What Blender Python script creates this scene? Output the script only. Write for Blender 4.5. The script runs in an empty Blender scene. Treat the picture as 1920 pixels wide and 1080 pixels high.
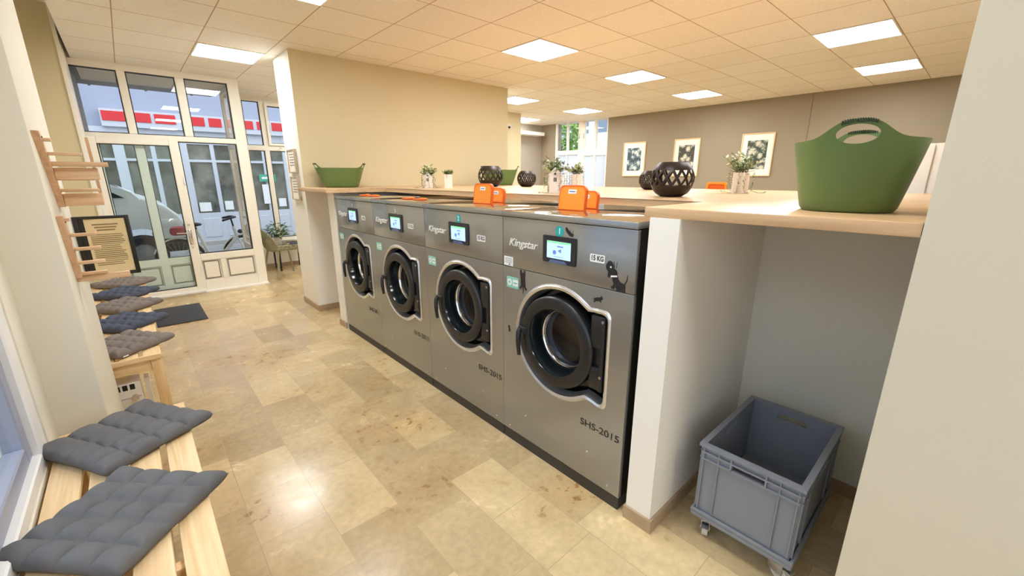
import bpy, bmesh, math, random
from mathutils import Vector, Matrix, noise as mnoise
from math import sin, cos, pi, radians, sqrt

random.seed(7)
SC = bpy.context.scene
COL = SC.collection

# ------------------------------------------------------------------ camera
cam_d = bpy.data.cameras.new('camera')
cam = bpy.data.objects.new('camera', cam_d)
COL.objects.link(cam)
cam_d.sensor_fit = 'HORIZONTAL'
cam_d.sensor_width = 36.0
cam_d.lens = 781.4 / 1920 * 36.0
cam_d.clip_start = 0.02
cam_d.clip_end = 200
cam.location = (0, 0, 1.60)
cam.rotation_euler = (pi / 2 - 0.2613, 0, -0.7335)
SC.camera = cam

# ------------------------------------------------------------------ render look
SC.view_settings.view_transform = 'Standard'
SC.view_settings.look = 'None'
SC.view_settings.gamma = 1
SC.view_settings.exposure = 0.48
SC.cycles.max_bounces = 12
SC.cycles.diffuse_bounces = 6
SC.cycles.glossy_bounces = 5
SC.cycles.transparent_max_bounces = 16
SC.cycles.caustics_reflective = False
SC.cycles.caustics_refractive = False
SC.cycles.sample_clamp_indirect = 8
SC.cycles.use_denoising = True

# ------------------------------------------------------------------ materials
def srgb(r, g, b):
    f = lambda c: (c / 255 / 12.92) if c / 255 <= 0.04045 else ((c / 255 + 0.055) / 1.055) ** 2.4
    return (f(r), f(g), f(b), 1)

MATS = {}
def mat(name, col, rough=0.5, metal=0.0, spec=0.5, emit=None, strength=0, bump=None, vary=None, coat=0):
    if name in MATS:
        return MATS[name]
    m = bpy.data.materials.new(name)
    m.use_nodes = True
    nt = m.node_tree
    b = nt.nodes['Principled BSDF']
    b.inputs['Base Color'].default_value = col
    b.inputs['Roughness'].default_value = rough
    b.inputs['Metallic'].default_value = metal
    b.inputs['Specular IOR Level'].default_value = spec
    if coat:
        b.inputs['Coat Weight'].default_value = coat
        b.inputs['Coat Roughness'].default_value = 0.08
    if emit:
        b.inputs['Emission Color'].default_value = emit
        b.inputs['Emission Strength'].default_value = strength
    if vary or bump:
        tc = nt.nodes.new('ShaderNodeTexCoord')
    if vary:                        # (scale, amount)
        n = nt.nodes.new('ShaderNodeTexNoise')
        n.inputs['Scale'].default_value = vary[0]
        n.inputs['Detail'].default_value = 4
        nt.links.new(tc.outputs['Object'], n.inputs['Vector'])
        r = nt.nodes.new('ShaderNodeMapRange')
        r.inputs[1].default_value = 0.3; r.inputs[2].default_value = 0.7
        r.inputs[3].default_value = 1 - vary[1]; r.inputs[4].default_value = 1 + vary[1]
        nt.links.new(n.outputs['Fac'], r.inputs[0])
        mx = nt.nodes.new('ShaderNodeMix'); mx.data_type = 'RGBA'; mx.blend_type = 'MULTIPLY'
        mx.inputs[0].default_value = 1
        mx.inputs[6].default_value = col
        nt.links.new(r.outputs[0], mx.inputs[7])
        nt.links.new(mx.outputs[2], b.inputs['Base Color'])
    if bump:                        # (scale, strength, distance)
        n2 = nt.nodes.new('ShaderNodeTexNoise')
        n2.inputs['Scale'].default_value = bump[0]
        n2.inputs['Detail'].default_value = 5
        nt.links.new(tc.outputs['Object'], n2.inputs['Vector'])
        bp = nt.nodes.new('ShaderNodeBump')
        bp.inputs['Strength'].default_value = bump[1]
        bp.inputs['Distance'].default_value = bump[2]
        nt.links.new(n2.outputs['Fac'], bp.inputs['Height'])
        nt.links.new(bp.outputs['Normal'], b.inputs['Normal'])
    MATS[name] = m
    return m

def wood(name, c1, c2, axis, rough=0.5, scale=1.0, coat=0):
    """wood with grain running along the given axis (0,1,2)"""
    if name in MATS:
        return MATS[name]
    m = mat(name, c1, rough, coat=coat)
    nt = m.node_tree; b = nt.nodes['Principled BSDF']
    tc = nt.nodes.new('ShaderNodeTexCoord')
    mp = nt.nodes.new('ShaderNodeMapping')
    s = [16 * scale] * 3; s[axis] = 0.9 * scale
    mp.inputs['Scale'].default_value = s
    nt.links.new(tc.outputs['Object'], mp.inputs['Vector'])
    n = nt.nodes.new('ShaderNodeTexNoise')
    n.inputs['Scale'].default_value = 1.5; n.inputs['Detail'].default_value = 6
    n.inputs['Distortion'].default_value = 1.2
    nt.links.new(mp.outputs[0], n.inputs['Vector'])
    mp2 = nt.nodes.new('ShaderNodeMapping')
    s2 = [90 * scale] * 3; s2[axis] = 4 * scale
    mp2.inputs['Scale'].default_value = s2
    nt.links.new(tc.outputs['Object'], mp2.inputs['Vector'])
    n2 = nt.nodes.new('ShaderNodeTexNoise'); n2.inputs['Scale'].default_value = 1
    nt.links.new(mp2.outputs[0], n2.inputs['Vector'])
    ad = nt.nodes.new('ShaderNodeMath'); ad.operation = 'MULTIPLY_ADD'
    ad.inputs[1].default_value = 0.35
    nt.links.new(n2.outputs['Fac'], ad.inputs[0]); nt.links.new(n.outputs['Fac'], ad.inputs[2])
    cr = nt.nodes.new('ShaderNodeValToRGB')
    cr.color_ramp.elements[0].position = 0.45; cr.color_ramp.elements[0].color = c2
    cr.color_ramp.elements[1].position = 0.82; cr.color_ramp.elements[1].color = c1
    nt.links.new(ad.outputs[0], cr.inputs[0])
    nt.links.new(cr.outputs[0], b.inputs['Base Color'])
    return m

def glass_mat(name, tint, refl=0.06):
    if name in MATS: return MATS[name]
    m = bpy.data.materials.new(name); m.use_nodes = True
    nt = m.node_tree; nt.nodes.clear()
    o = nt.nodes.new('ShaderNodeOutputMaterial')
    t = nt.nodes.new('ShaderNodeBsdfTransparent'); t.inputs[0].default_value = tint
    g = nt.nodes.new('ShaderNodeBsdfGlossy'); g.inputs['Roughness'].default_value = 0.01
    lw = nt.nodes.new('ShaderNodeFresnel'); lw.inputs[0].default_value = 1.45
    ge = nt.nodes.new('ShaderNodeNewGeometry'); ir = nt.nodes.new('ShaderNodeMapRange')
    ir.inputs[3].default_value = 1.45; ir.inputs[4].default_value = 1 / 1.45      # the pane is thin: same reflectance on both faces
    nt.links.new(ge.outputs['Backfacing'], ir.inputs[0]); nt.links.new(ir.outputs[0], lw.inputs[0])
    mx = nt.nodes.new('ShaderNodeMixShader')
    nt.links.new(lw.outputs[0], mx.inputs[0])
    nt.links.new(t.outputs[0], mx.inputs[1]); nt.links.new(g.outputs[0], mx.inputs[2])
    nt.links.new(mx.outputs[0], o.inputs[0])
    MATS[name] = m
    return m

def floor_mat():
    m = mat('limestone_tiles', srgb(205, 180, 140), 0.2, spec=0.5)
    nt = m.node_tree; b = nt.nodes['Principled BSDF']; L = nt.links.new
    tc = nt.nodes.new('ShaderNodeTexCoord')
    sep = nt.nodes.new('ShaderNodeSeparateXYZ'); L(tc.outputs['Object'], sep.inputs[0])
    sx = nt.nodes.new('ShaderNodeMath'); sx.operation = 'ADD'; sx.inputs[1].default_value = -1.325 + 0.2885 * 40
    L(sep.outputs[0], sx.inputs[0])
    sy = nt.nodes.new('ShaderNodeMath'); sy.operation = 'ADD'; sy.inputs[1].default_value = 20.31
    L(sep.outputs[1], sy.inputs[0])
    cb = nt.nodes.new('ShaderNodeCombineXYZ'); L(sy.outputs[0], cb.inputs[0]); L(sx.outputs[0], cb.inputs[1])
    def brick(c1, c2, mortar):
        br = nt.nodes.new('ShaderNodeTexBrick')
        br.offset = 0.37; br.offset_frequency = 2; br.squash = 0.72; br.squash_frequency = 3
        br.inputs['Color1'].default_value = c1; br.inputs['Color2'].default_value = c2
        br.inputs['Mortar'].default_value = mortar
        br.inputs['Scale'].default_value = 1
        br.inputs['Mortar Size'].default_value = 0.0022
        br.inputs['Mortar Smooth'].default_value = 0.2
        br.inputs['Brick Width'].default_value = 0.50
        br.inputs['Row Height'].default_value = 0.2885
        L(cb.outputs[0], br.inputs['Vector'])
        return br
    br = brick((0, 0, 0, 1), (1, 1, 1, 1), (0.5, 0.5, 0.5, 1))
    ramp = nt.nodes.new('ShaderNodeValToRGB'); e = ramp.color_ramp.elements
    e[0].position = 0; e[0].color = srgb(186, 163, 124)
    e[1].position = 1; e[1].color = srgb(220, 197, 152)
    for p, c in ((0.2, srgb(198, 175, 134)), (0.5, srgb(206, 182, 139)), (0.75, srgb(212, 188, 144))):
        x = e.new(p); x.color = c
    L(br.outputs['Color'], ramp.inputs[0])
    # clouding
    n1 = nt.nodes.new('ShaderNodeTexNoise'); n1.inputs['Scale'].default_value = 3.2; n1.inputs['Detail'].default_value = 7
    n1.inputs['Roughness'].default_value = 0.65; n1.inputs['Distortion'].default_value = 0.6
    L(tc.outputs['Object'], n1.inputs['Vector'])
    mr = nt.nodes.new('ShaderNodeMapRange'); mr.inputs[1].default_value = 0.3; mr.inputs[2].default_value = 0.7
    mr.inputs[3].default_value = 0.86; mr.inputs[4].default_value = 1.10
    L(n1.outputs['Fac'], mr.inputs[0])
    m1 = nt.nodes.new('ShaderNodeMix'); m1.data_type = 'RGBA'; m1.blend_type = 'MULTIPLY'; m1.inputs[0].default_value = 1
    L(ramp.outputs[0], m1.inputs[6]); L(mr.outputs[0], m1.inputs[7])
    # fine grain
    n3 = nt.nodes.new('ShaderNodeTexNoise'); n3.inputs['Scale'].default_value = 30; n3.inputs['Detail'].default_value = 6
    L(tc.outputs['Object'], n3.inputs['Vector'])
    mr3 = nt.nodes.new('ShaderNodeMapRange'); mr3.inputs[1].default_value = 0.3; mr3.inputs[2].default_value = 0.7
    mr3.inputs[3].default_value = 0.9; mr3.inputs[4].default_value = 1.07
    L(n3.outputs['Fac'], mr3.inputs[0])
    m3 = nt.nodes.new('ShaderNodeMix'); m3.data_type = 'RGBA'; m3.blend_type = 'MULTIPLY'; m3.inputs[0].default_value = 1
    L(m1.outputs[2], m3.inputs[6]); L(mr3.outputs[0], m3.inputs[7])
    # ochre + dark brown fossil stains: clustered by a large-scale noise
    nb = nt.nodes.new('ShaderNodeTexNoise'); nb.inputs['Scale'].default_value = 1.35; nb.inputs['Detail'].default_value = 2
    L(tc.outputs['Object'], nb.inputs['Vector'])
    mb = nt.nodes.new('ShaderNodeMapRange'); mb.inputs[1].default_value = 0.48; mb.inputs[2].default_value = 0.66
    L(nb.outputs['Fac'], mb.inputs[0])
    ns = nt.nodes.new('ShaderNodeTexNoise'); ns.inputs['Scale'].default_value = 15; ns.inputs['Detail'].default_value = 5
    ns.inputs['Roughness'].default_value = 0.6
    L(tc.outputs['Object'], ns.inputs['Vector'])
    ms = nt.nodes.new('ShaderNodeMapRange'); ms.inputs[1].default_value = 0.56; ms.inputs[2].default_value = 0.65
    L(ns.outputs['Fac'], ms.inputs[0])
    mm = nt.nodes.new('ShaderNodeMath'); mm.operation = 'MULTIPLY'; L(mb.outputs[0], mm.inputs[0]); L(ms.outputs[0], mm.inputs[1])
    m4 = nt.nodes.new('ShaderNodeMix'); m4.data_type = 'RGBA'; m4.inputs[7].default_value = srgb(150, 112, 64)
    L(mm.outputs[0], m4.inputs[0]); L(m3.outputs[2], m4.inputs[6])
    mo = nt.nodes.new('ShaderNodeMath'); mo.operation = 'MULTIPLY'; mo.inputs[1].default_value = 0.35; L(mb.outputs[0], mo.inputs[0])
    m5 = nt.nodes.new('ShaderNodeMix'); m5.data_type = 'RGBA'; m5.blend_type = 'MULTIPLY'; m5.inputs[7].default_value = srgb(235, 205, 150)
    L(mo.outputs[0], m5.inputs[0]); L(m4.outputs[2], m5.inputs[6])
    # mortar
    m6 = nt.nodes.new('ShaderNodeMix'); m6.data_type = 'RGBA'; m6.inputs[7].default_value = srgb(186, 165, 130)
    L(br.outputs['Fac'], m6.inputs[0]); L(m5.outputs[2], m6.inputs[6])
    L(m6.outputs[2], b.inputs['Base Color'])
    rr = nt.nodes.new('ShaderNodeMapRange'); rr.inputs[1].default_value = 0.3; rr.inputs[2].default_value = 0.7
    rr.inputs[3].default_value = 0.16; rr.inputs[4].default_value = 0.30
    L(n1.outputs['Fac'], rr.inputs[0]); L(rr.outputs[0], b.inputs['Roughness'])
    bp = nt.nodes.new('ShaderNodeBump'); bp.inputs['Strength'].default_value = 0.25; bp.inputs['Distance'].default_value = 0.002
    bp.invert = True
    L(br.outputs['Fac'], bp.inputs['Height']); L(bp.outputs[0], b.inputs['Normal'])
    return m

def ceiling_mat():
    m = mat('ceiling_tiles', srgb(236, 220, 198), 0.9, spec=0.2)
    nt = m.node_tree; b = nt.nodes['Principled BSDF']; L = nt.links.new
    tc = nt.nodes.new('ShaderNodeTexCoord')
    mp = nt.nodes.new('ShaderNodeMapping'); mp.inputs['Location'].default_value = (-3.25 + 0.618 * 20, -3.2 + 0.598 * 20, 0)
    L(tc.outputs['Object'], mp.inputs[0])
    br = nt.nodes.new('ShaderNodeTexBrick'); br.offset = 0; br.squash = 1
    br.inputs['Color1'].default_value = srgb(244, 237, 226); br.inputs['Color2'].default_value = srgb(249, 243, 233)
    br.inputs['Mortar'].default_value = srgb(190, 165, 135)
    br.inputs['Scale'].default_value = 1; br.inputs['Mortar Size'].default_value = 0.0045
    br.inputs['Mortar Smooth'].default_value = 0.1
    br.inputs['Brick Width'].default_value = 0.618; br.inputs['Row Height'].default_value = 0.598
    L(mp.outputs[0], br.inputs['Vector'])
    n = nt.nodes.new('ShaderNodeTexNoise'); n.inputs['Scale'].default_value = 60; n.inputs['Detail'].default_value = 4
    L(tc.outputs['Object'], n.inputs['Vector'])
    r = nt.nodes.new('ShaderNodeMapRange'); r.inputs[1].default_value = 0.35; r.inputs[2].default_value = 0.65
    r.inputs[3].default_value = 0.96; r.inputs[4].default_value = 1.03
    L(n.outputs['Fac'], r.inputs[0])
    mx = nt.nodes.new('ShaderNodeMix'); mx.data_type = 'RGBA'; mx.blend_type = 'MULTIPLY'; mx.inputs[0].default_value = 1
    L(br.outputs['Color'], mx.inputs[6]); L(r.outputs[0], mx.inputs[7]); L(mx.outputs[2], b.inputs['Base Color'])
    bp = nt.nodes.new('ShaderNodeBump'); bp.inputs['Strength'].default_value = 0.4; bp.inputs['Distance'].default_value = 0.003; bp.invert = True
    L(br.outputs['Fac'], bp.inputs['Height']); L(bp.outputs[0], b.inputs['Normal'])
    return m

def art_mat(name, c1, c2, c3, seed):
    m = mat(name, c1, 0.6)
    nt = m.node_tree; b = nt.nodes['Principled BSDF']; L = nt.links.new
    tc = nt.nodes.new('ShaderNodeTexCoord')
    mp = nt.nodes.new('ShaderNodeMapping'); mp.inputs['Location'].default_value = (seed, seed * 2.3, seed * 0.7)
    mp.inputs['Rotation'].default_value = (0.5 + seed, 0.4, 0)
    L(tc.outputs['Object'], mp.inputs[0])
    v = nt.nodes.new('ShaderNodeTexVoronoi'); v.inputs['Scale'].default_value = 9; v.feature = 'F1'
    n = nt.nodes.new('ShaderNodeTexNoise'); n.inputs['Scale'].default_value = 16; n.inputs['Detail'].default_value = 5
    n.inputs['Distortion'].default_value = 1.5
    L(mp.outputs[0], v.inputs['Vector']); L(mp.outputs[0], n.inputs['Vector'])
    ad = nt.nodes.new('ShaderNodeMath'); ad.operation = 'MULTIPLY_ADD'; ad.inputs[1].default_value = 0.8
    L(v.outputs['Distance'], ad.inputs[0]); L(n.outputs['Fac'], ad.inputs[2])
    cr = nt.nodes.new('ShaderNodeValToRGB'); e = cr.color_ramp.elements
    e[0].position = 0.66; e[0].color = c3; e[1].position = 1.2; e[1].color = c1
    x = e.new(0.88); x.color = c2
    L(ad.outputs[0], cr.inputs[0]); L(cr.outputs[0], b.inputs['Base Color'])
    return m

M_floor = floor_mat()
M_ceil = ceiling_mat()
M_cream = mat('wall_cream', srgb(216, 203, 168), 0.85, spec=0.2, bump=(220, 0.12, 0.002))
M_white = mat('wall_white', srgb(242, 239, 232), 0.8, spec=0.2, bump=(220, 0.12, 0.002))
M_pier = mat('wall_pier_cream', srgb(214, 207, 187), 0.85, spec=0.2, bump=(220, 0.15, 0.002))
M_taupe = mat('wall_taupe', srgb(154, 142, 122), 0.85, spec=0.2, bump=(220, 0.1, 0.002))
M_side = mat('wall_side_cream', srgb(228, 223, 208), 0.85, spec=0.2, bump=(220, 0.15, 0.002))
M_greyw = mat('wall_grey', srgb(178, 168, 156), 0.85, spec=0.2)
M_niche = mat('wall_niche', srgb(234, 233, 222), 0.85, spec=0.2, bump=(220, 0.1, 0.002))
M_base = mat('baseboard_stone', srgb(172, 150, 122), 0.4, vary=(20, 0.08))
M_frame = mat('window_frame_cream', srgb(244, 238, 226), 0.35)
M_frame_w = mat('window_frame_white', srgb(240, 240, 240), 0.3)
M_gasket = mat('gasket_black', srgb(25, 25, 28), 0.5)
M_line = mat('panel_shadow_line', srgb(120, 110, 98), 0.7)
M_sash = mat('sash_slate', srgb(150, 156, 176), 0.35)
M_glass = glass_mat('window_glass', (0.975, 0.985, 0.985, 1))
M_glass_g = glass_mat('door_glass_green', (0.945, 0.985, 0.965, 1))
M_oak = wood('countertop_oak', srgb(214, 181, 140), srgb(194, 157, 116), 1, 0.35)
M_pineY = wood('pine_along', srgb(240, 212, 168), srgb(222, 184, 132), 1, 0.5)
M_pineX = wood('pine_across', srgb(240, 212, 168), srgb(220, 182, 130), 0, 0.5)
M_pineZ = wood('pine_upright', srgb(238, 208, 160), srgb(218, 178, 124), 2, 0.5)
M_rack = wood('rack_wood', srgb(226, 192, 154), srgb(200, 160, 120), 0, 0.5)
M_rackZ = wood('rack_wood_upright', srgb(226, 190, 156), srgb(200, 160, 126), 2, 0.5)
M_steel = mat('machine_steel', srgb(162, 163, 160), 0.2, 0.65, bump=(3, 0.02, 0.01))
M_steel_top = mat('machine_top_steel', srgb(205, 200, 190), 0.06, 0.95)
M_dark = mat('machine_side_dark', srgb(52, 47, 40), 0.35, 0.5)
M_plinth = mat('machine_plinth', srgb(62, 60, 58), 0.5, 0.2)
M_black = mat('door_black_plastic', srgb(30, 31, 34), 0.36)
M_blackg = mat('door_black_gloss', srgb(20, 27, 30), 0.15)
M_chrome = mat('chrome', srgb(225, 225, 228), 0.12, 1.0)
M_bezel = mat('bezel_silver', srgb(226, 226, 228), 0.28, 0.85)
M_drum = mat('drum_steel', srgb(158, 170, 196), 0.36, 0.6, bump=(150, 0.4, 0.003))
M_screen = mat('screen_lit', srgb(160, 190, 235), 0.2, emit=srgb(165, 195, 245), strength=0.75)
M_screen_green = mat('screen_green', srgb(120, 200, 140), 0.3, emit=srgb(110, 200, 130), strength=0.7)
M_screen_dk = mat('screen_print', srgb(90, 120, 190), 0.3, emit=srgb(90, 120, 195), strength=0.5)
M_navy = mat('screen_surround', srgb(30, 34, 42), 0.25)
M_bluetab = mat('blue_tab', srgb(88, 104, 150), 0.4)
M_silvertext = mat('logo_silver', srgb(240, 240, 236), 0.35, 0.2)
M_inktext = mat('ink_black', srgb(28, 28, 28), 0.5)
M_sticker = mat('sticker_white', srgb(240, 240, 238), 0.5)
M_teal = mat('teal', srgb(40, 172, 172), 0.4)
M_mint = mat('mint', srgb(140, 205, 190), 0.4)
M_orange = mat('orange_plastic', srgb(255, 152, 46), 0.28, coat=0.3)
M_orange_d = mat('orange_rim', srgb(246, 104, 34), 0.3)
M_greentub = mat('green_plastic', srgb(96, 120, 66), 0.42, bump=(400, 0.1, 0.0006))
M_greendk = mat('green_grip', srgb(50, 62, 42), 0.5)
M_lantern = mat('lantern_black', srgb(48, 38, 33), 0.4, 0.3)
M_ceramic = mat('planter_white', srgb(244, 236, 228), 0.5)
M_leaf = mat('leaf_green', srgb(104, 124, 74), 0.5, vary=(30, 0.35))
M_leaf_p = mat('leaf_pale', srgb(206, 212, 160), 0.5, vary=(40, 0.2))
M_vine = mat('vine_green', srgb(112, 108, 66), 0.6)
M_soil = mat('soil', srgb(40, 34, 28), 0.9)
M_cush = mat('cushion_grey', srgb(104, 104, 106), 0.9, spec=0.15, bump=(260, 0.25, 0.002), vary=(7, 0.10))
M_cush_b = mat('cushion_blue', srgb(82, 88, 104), 0.9, spec=0.15, bump=(260, 0.25, 0.002), vary=(7, 0.12))
M_cush_t = mat('cushion_taupe', srgb(128, 120, 116), 0.9, spec=0.15, bump=(260, 0.25, 0.002), vary=(7, 0.12))
M_crate = mat('crate_grey', srgb(132, 137, 147), 0.45)
M_zinc = mat('caster_zinc', srgb(190, 190, 192), 0.3, 0.9)
M_rubber = mat('caster_wheel', srgb(205, 203, 198), 0.5)
M_mat = mat('doormat_dark', srgb(64, 66, 72), 0.95, bump=(300, 0.5, 0.004))
M_paper = mat('paper_cream', srgb(232, 212, 168), 0.7)
M_print = mat('paper_print', srgb(150, 128, 92), 0.7)
M_blackwood = mat('frame_black', srgb(30, 28, 27), 0.4)
M_mount = mat('picture_mount', srgb(246, 240, 228), 0.7)
M_panel = mat('light_panel', (1, 1, 1, 1), 0.5, emit=(0.95, 0.985, 1.0, 1), strength=22.0)
M_alu = mat('panel_frame', srgb(245, 242, 236), 0.5)
M_chair = mat('chair_olive', srgb(150, 146, 112), 0.5)
M_radiator = mat('radiator_white', srgb(238, 234, 226), 0.4)
M_bldg = mat('facade_pale', srgb(158, 164, 182), 0.8)
M_bldg_w = mat('facade_white', srgb(200, 204, 212), 0.6)
M_red = mat('facade_red', srgb(214, 30, 42), 0.5)
M_bldg_glass = mat('facade_glass', srgb(112, 114, 104), 0.12, vary=(2.2, 0.6))  # mottled tone painted in for reflections and the rooms behind
M_road = mat('asphalt', srgb(146, 145, 145), 0.9, vary=(3, 0.1))
M_soffit = mat('soffit_grey', srgb(150, 150, 150), 0.7)
M_van = mat('van_silver', srgb(222, 226, 226), 0.3, 0.1)
M_vanglass = mat('van_glass', srgb(50, 62, 62), 0.1)
M_tyre = mat('tyre', srgb(36, 36, 38), 0.8)
M_bikew = mat('bike_white', srgb(235, 238, 240), 0.3)
M_bikered = mat('saddlebag_red', srgb(170, 60, 80), 0.6)
M_far_leaf = mat('tree_leaf', srgb(150, 190, 100), 0.7, vary=(3, 0.4))
M_bark = mat('bark', srgb(110, 90, 70), 0.9)

def frosted():
    m = bpy.data.materials.new('frosted_glass'); m.use_nodes = True
    nt = m.node_tree; nt.nodes.clear()
    o = nt.nodes.new('ShaderNodeOutputMaterial')
    t = nt.nodes.new('ShaderNodeBsdfTranslucent'); t.inputs[0].default_value = (0.86, 0.88, 0.95, 1)
    d = nt.nodes.new('ShaderNodeBsdfDiffuse'); d.inputs[0].default_value = (0.8, 0.82, 0.88, 1)
    mx = nt.nodes.new('ShaderNodeMixShader'); mx.inputs[0].default_value = 0.3
    nt.links.new(t.outputs[0], mx.inputs[1]); nt.links.new(d.outputs[0], mx.inputs[2]); nt.links.new(mx.outputs[0], o.inputs[0])
    return m
M_frost = frosted()

# ------------------------------------------------------------------ object helpers
def props(o, label=None, cat=None, group=None, kind=None):
    if label: o['label'] = label
    if cat: o['category'] = cat
    if group: o['group'] = group
    if kind: o['kind'] = kind
    return o

def link(name, mesh, m=None, parent=None, loc=None, smooth=None):
    o = bpy.data.objects.new(name, mesh)
    COL.objects.link(o)
    if m is not None and not mesh.materials:
        mesh.materials.append(m)
    if parent is not None: o.parent = parent
    if loc is not None: o.location = loc
    if smooth is not None: shade(mesh, smooth)
    return o

def shade(mesh, ang):
    mesh.polygons.foreach_set('use_smooth', [True] * len(mesh.polygons))
    if ang < 179:
        mesh.set_sharp_from_angle(angle=radians(ang))
    mesh.update()

def empty(name, loc, label, cat, group=None, rz=0):
    o = bpy.data.objects.new(name, None)
    COL.objects.link(o)
    o.location = loc; o.rotation_euler = (0, 0, rz)
    return props(o, label, cat, group)

class MB:
    """collects shapes into one mesh"""
    def __init__(s): s.b = bmesh.new()
    def box(s, x0, x1, y0, y1, z0, z1, bev=0, seg=2, M=None):
        r = bmesh.ops.create_cube(s.b, size=1)
        vs = r['verts']
        s.k = (getattr(s, 'k', -1) + 1) % 8
        if M is None:
            q = s.k * 0.00012; x0 -= q; x1 += q; y0 -= q; y1 += q; z0 -= q; z1 += q
        T = Matrix.Translation(((x0 + x1) / 2, (y0 + y1) / 2, (z0 + z1) / 2)) @ Matrix.Diagonal((x1 - x0, y1 - y0, z1 - z0, 1))
        if M is not None: T = M @ T
        bmesh.ops.transform(s.b, matrix=T, verts=vs)
        if bev:
            es = list({e for v in vs for e in v.link_edges})
            bmesh.ops.bevel(s.b, geom=es, offset=bev, segments=seg, profile=0.5, affect='EDGES')
        return s
    def cyl(s, p0, p1, r0, r1=None, n=16, caps=True):
        p0, p1 = Vector(p0), Vector(p1); d = p1 - p0
        if r1 is None: r1 = r0
        r = bmesh.ops.create_cone(s.b, cap_ends=caps, segments=n, radius1=r0, radius2=r1, depth=d.length)
        q = Vector((0, 0, 1)).rotation_difference(d.normalized())
        bmesh.ops.transform(s.b, matrix=Matrix.Translation((p0 + p1) / 2) @ q.to_matrix().to_4x4(), verts=r['verts'])
        return s
    def sph(s, c, r, n=12, sc=(1, 1, 1)):
        q = bmesh.ops.create_uvsphere(s.b, u_segments=n * 2, v_segments=n, radius=r)
        bmesh.ops.transform(s.b, matrix=Matrix.Translation(c) @ Matrix.Diagonal((*sc, 1)), verts=q['verts'])
        return s
    def tube(s, pts, r, n=8, closed=False, rs=None):
        pts = [Vector(p) for p in pts]; N = len(pts); rings = []
        up = Vector((0, 0, 1)); prev = None
        for i, p in enumerate(pts):
            a = pts[(i - 1) % N] if (closed or i > 0) else p
            c = pts[(i + 1) % N] if (closed or i < N - 1) else p
            t = (c - a).normalized()
            if prev is None:
                u = t.cross(up)
                if u.length < 1e-4: u = t.cross(Vector((1, 0, 0)))
            else:
                u = prev - t * prev.dot(t)
            u.normalize(); prev = u; w = t.cross(u)
            rr = rs[i] if rs else r
            rings.append([s.b.verts.new(p + (u * cos(k * 2 * pi / n) + w * sin(k * 2 * pi / n)) * rr) for k in range(n)])
        M_ = N if closed else N - 1
        for i in range(M_):
            A, B = rings[i], rings[(i + 1) % N]
            for k in range(n):
                s.b.faces.new((A[k], A[(k + 1) % n], B[(k + 1) % n], B[k]))
        if not closed:
            s.b.faces.new(rings[0][::-1]); s.b.faces.new(rings[-1])
        return s
    def lathe(s, prof, n=64, axis='Z', c=(0, 0, 0), cap0=False, cap1=False):
        """prof: list of (r, h)"""
        rings = []
        for r, h in prof:
            ring = []
            for k in range(n):
                a = 2 * pi * k / n
                if axis == 'Z': v = (c[0] + r * cos(a), c[1] + r * sin(a), c[2] + h)
                elif axis == 'X': v = (c[0] + h, c[1] + r * cos(a), c[2] + r * sin(a))
                else: v = (c[0] + r * sin(a), c[1] + h, c[2] + r * cos(a))
                ring.append(s.b.verts.new(v))
            rings.append(ring)
        for A, B in zip(rings, rings[1:]):
            for k in range(n):
                s.b.faces.new((A[k], A[(k + 1) % n], B[(k + 1) % n], B[k]))
        if cap0: s.b.faces.new(rings[0][::-1])
        if cap1: s.b.faces.new(rings[-1])
        return s
    def prism(s, poly, x0, x1, axis='X'):
        """poly: 2-D points; extruded along axis. X: (y,z); Y: (x,z); Z: (x,y)"""
        f = {'X': lambda p, t: (t, p[0], p[1]), 'Y': lambda p, t: (p[0], t, p[1]), 'Z': lambda p, t: (p[0], p[1], t)}[axis]
        A = [s.b.verts.new(f(p, x0)) for p in poly]; B = [s.b.verts.new(f(p, x1)) for p in poly]
        n = len(poly)
        for k in range(n): s.b.faces.new((A[k], A[(k + 1) % n], B[(k + 1) % n], B[k]))
        s.b.faces.new(A[::-1]); s.b.faces.new(B)
        return s
    def face(s, pts):
        s.b.faces.new([s.b.verts.new(p) for p in pts]); return s
    def mesh(s, name, ang=35, M=None):
        bmesh.ops.recalc_face_normals(s.b, faces=s.b.faces[:])
        if M is not None: bmesh.ops.transform(s.b, matrix=M, verts=s.b.verts[:])
        me = bpy.data.meshes.new(name); s.b.to_mesh(me); s.b.free()
        if ang: shade(me, ang)
        return me
    def build(s, name, m, parent=None, loc=None, ang=35, M=None, label=None):
        o = link(name, s.mesh(name, ang, M), m, parent, loc)
        if label: o['label'] = label
        return o

def struct(name, mb, m, loc=None, ang=30, parent=None):
    o = mb.build(name, m, parent, loc, ang)
    if parent is None: o['kind'] = 'structure'
    return o

def eval_mesh(o, name):
    bpy.context.view_layer.update()
    dg = bpy.context.evaluated_depsgraph_get()
    return bpy.data.meshes.new_from_object(o.evaluated_get(dg), depsgraph=dg)

def plate_mesh(name, loops, thick, bev=0, M=None, ang=35):
    """flat plate with holes: loops of 2-D points filled even-odd, thickness centred on 0"""
    cu = bpy.data.curves.new(name, 'CURVE'); cu.dimensions = '2D'; cu.fill_mode = 'BOTH'
    cu.extrude = thick / 2; cu.bevel_depth = bev; cu.bevel_resolution = 1
    for lp in loops:
        sp = cu.splines.new('POLY'); sp.points.add(len(lp) - 1)
        for p, q in zip(sp.points, lp): p.co = (q[0], q[1], 0, 1)
        sp.use_cyclic_u = True
    o = bpy.data.objects.new('tmp', cu); COL.objects.link(o)
    me = eval_mesh(o, name); me.name = name
    bpy.data.objects.remove(o); bpy.data.curves.remove(cu)
    me.materials.clear()
    if M is not None: me.transform(M)
    shade(me, ang)
    return me

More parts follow.
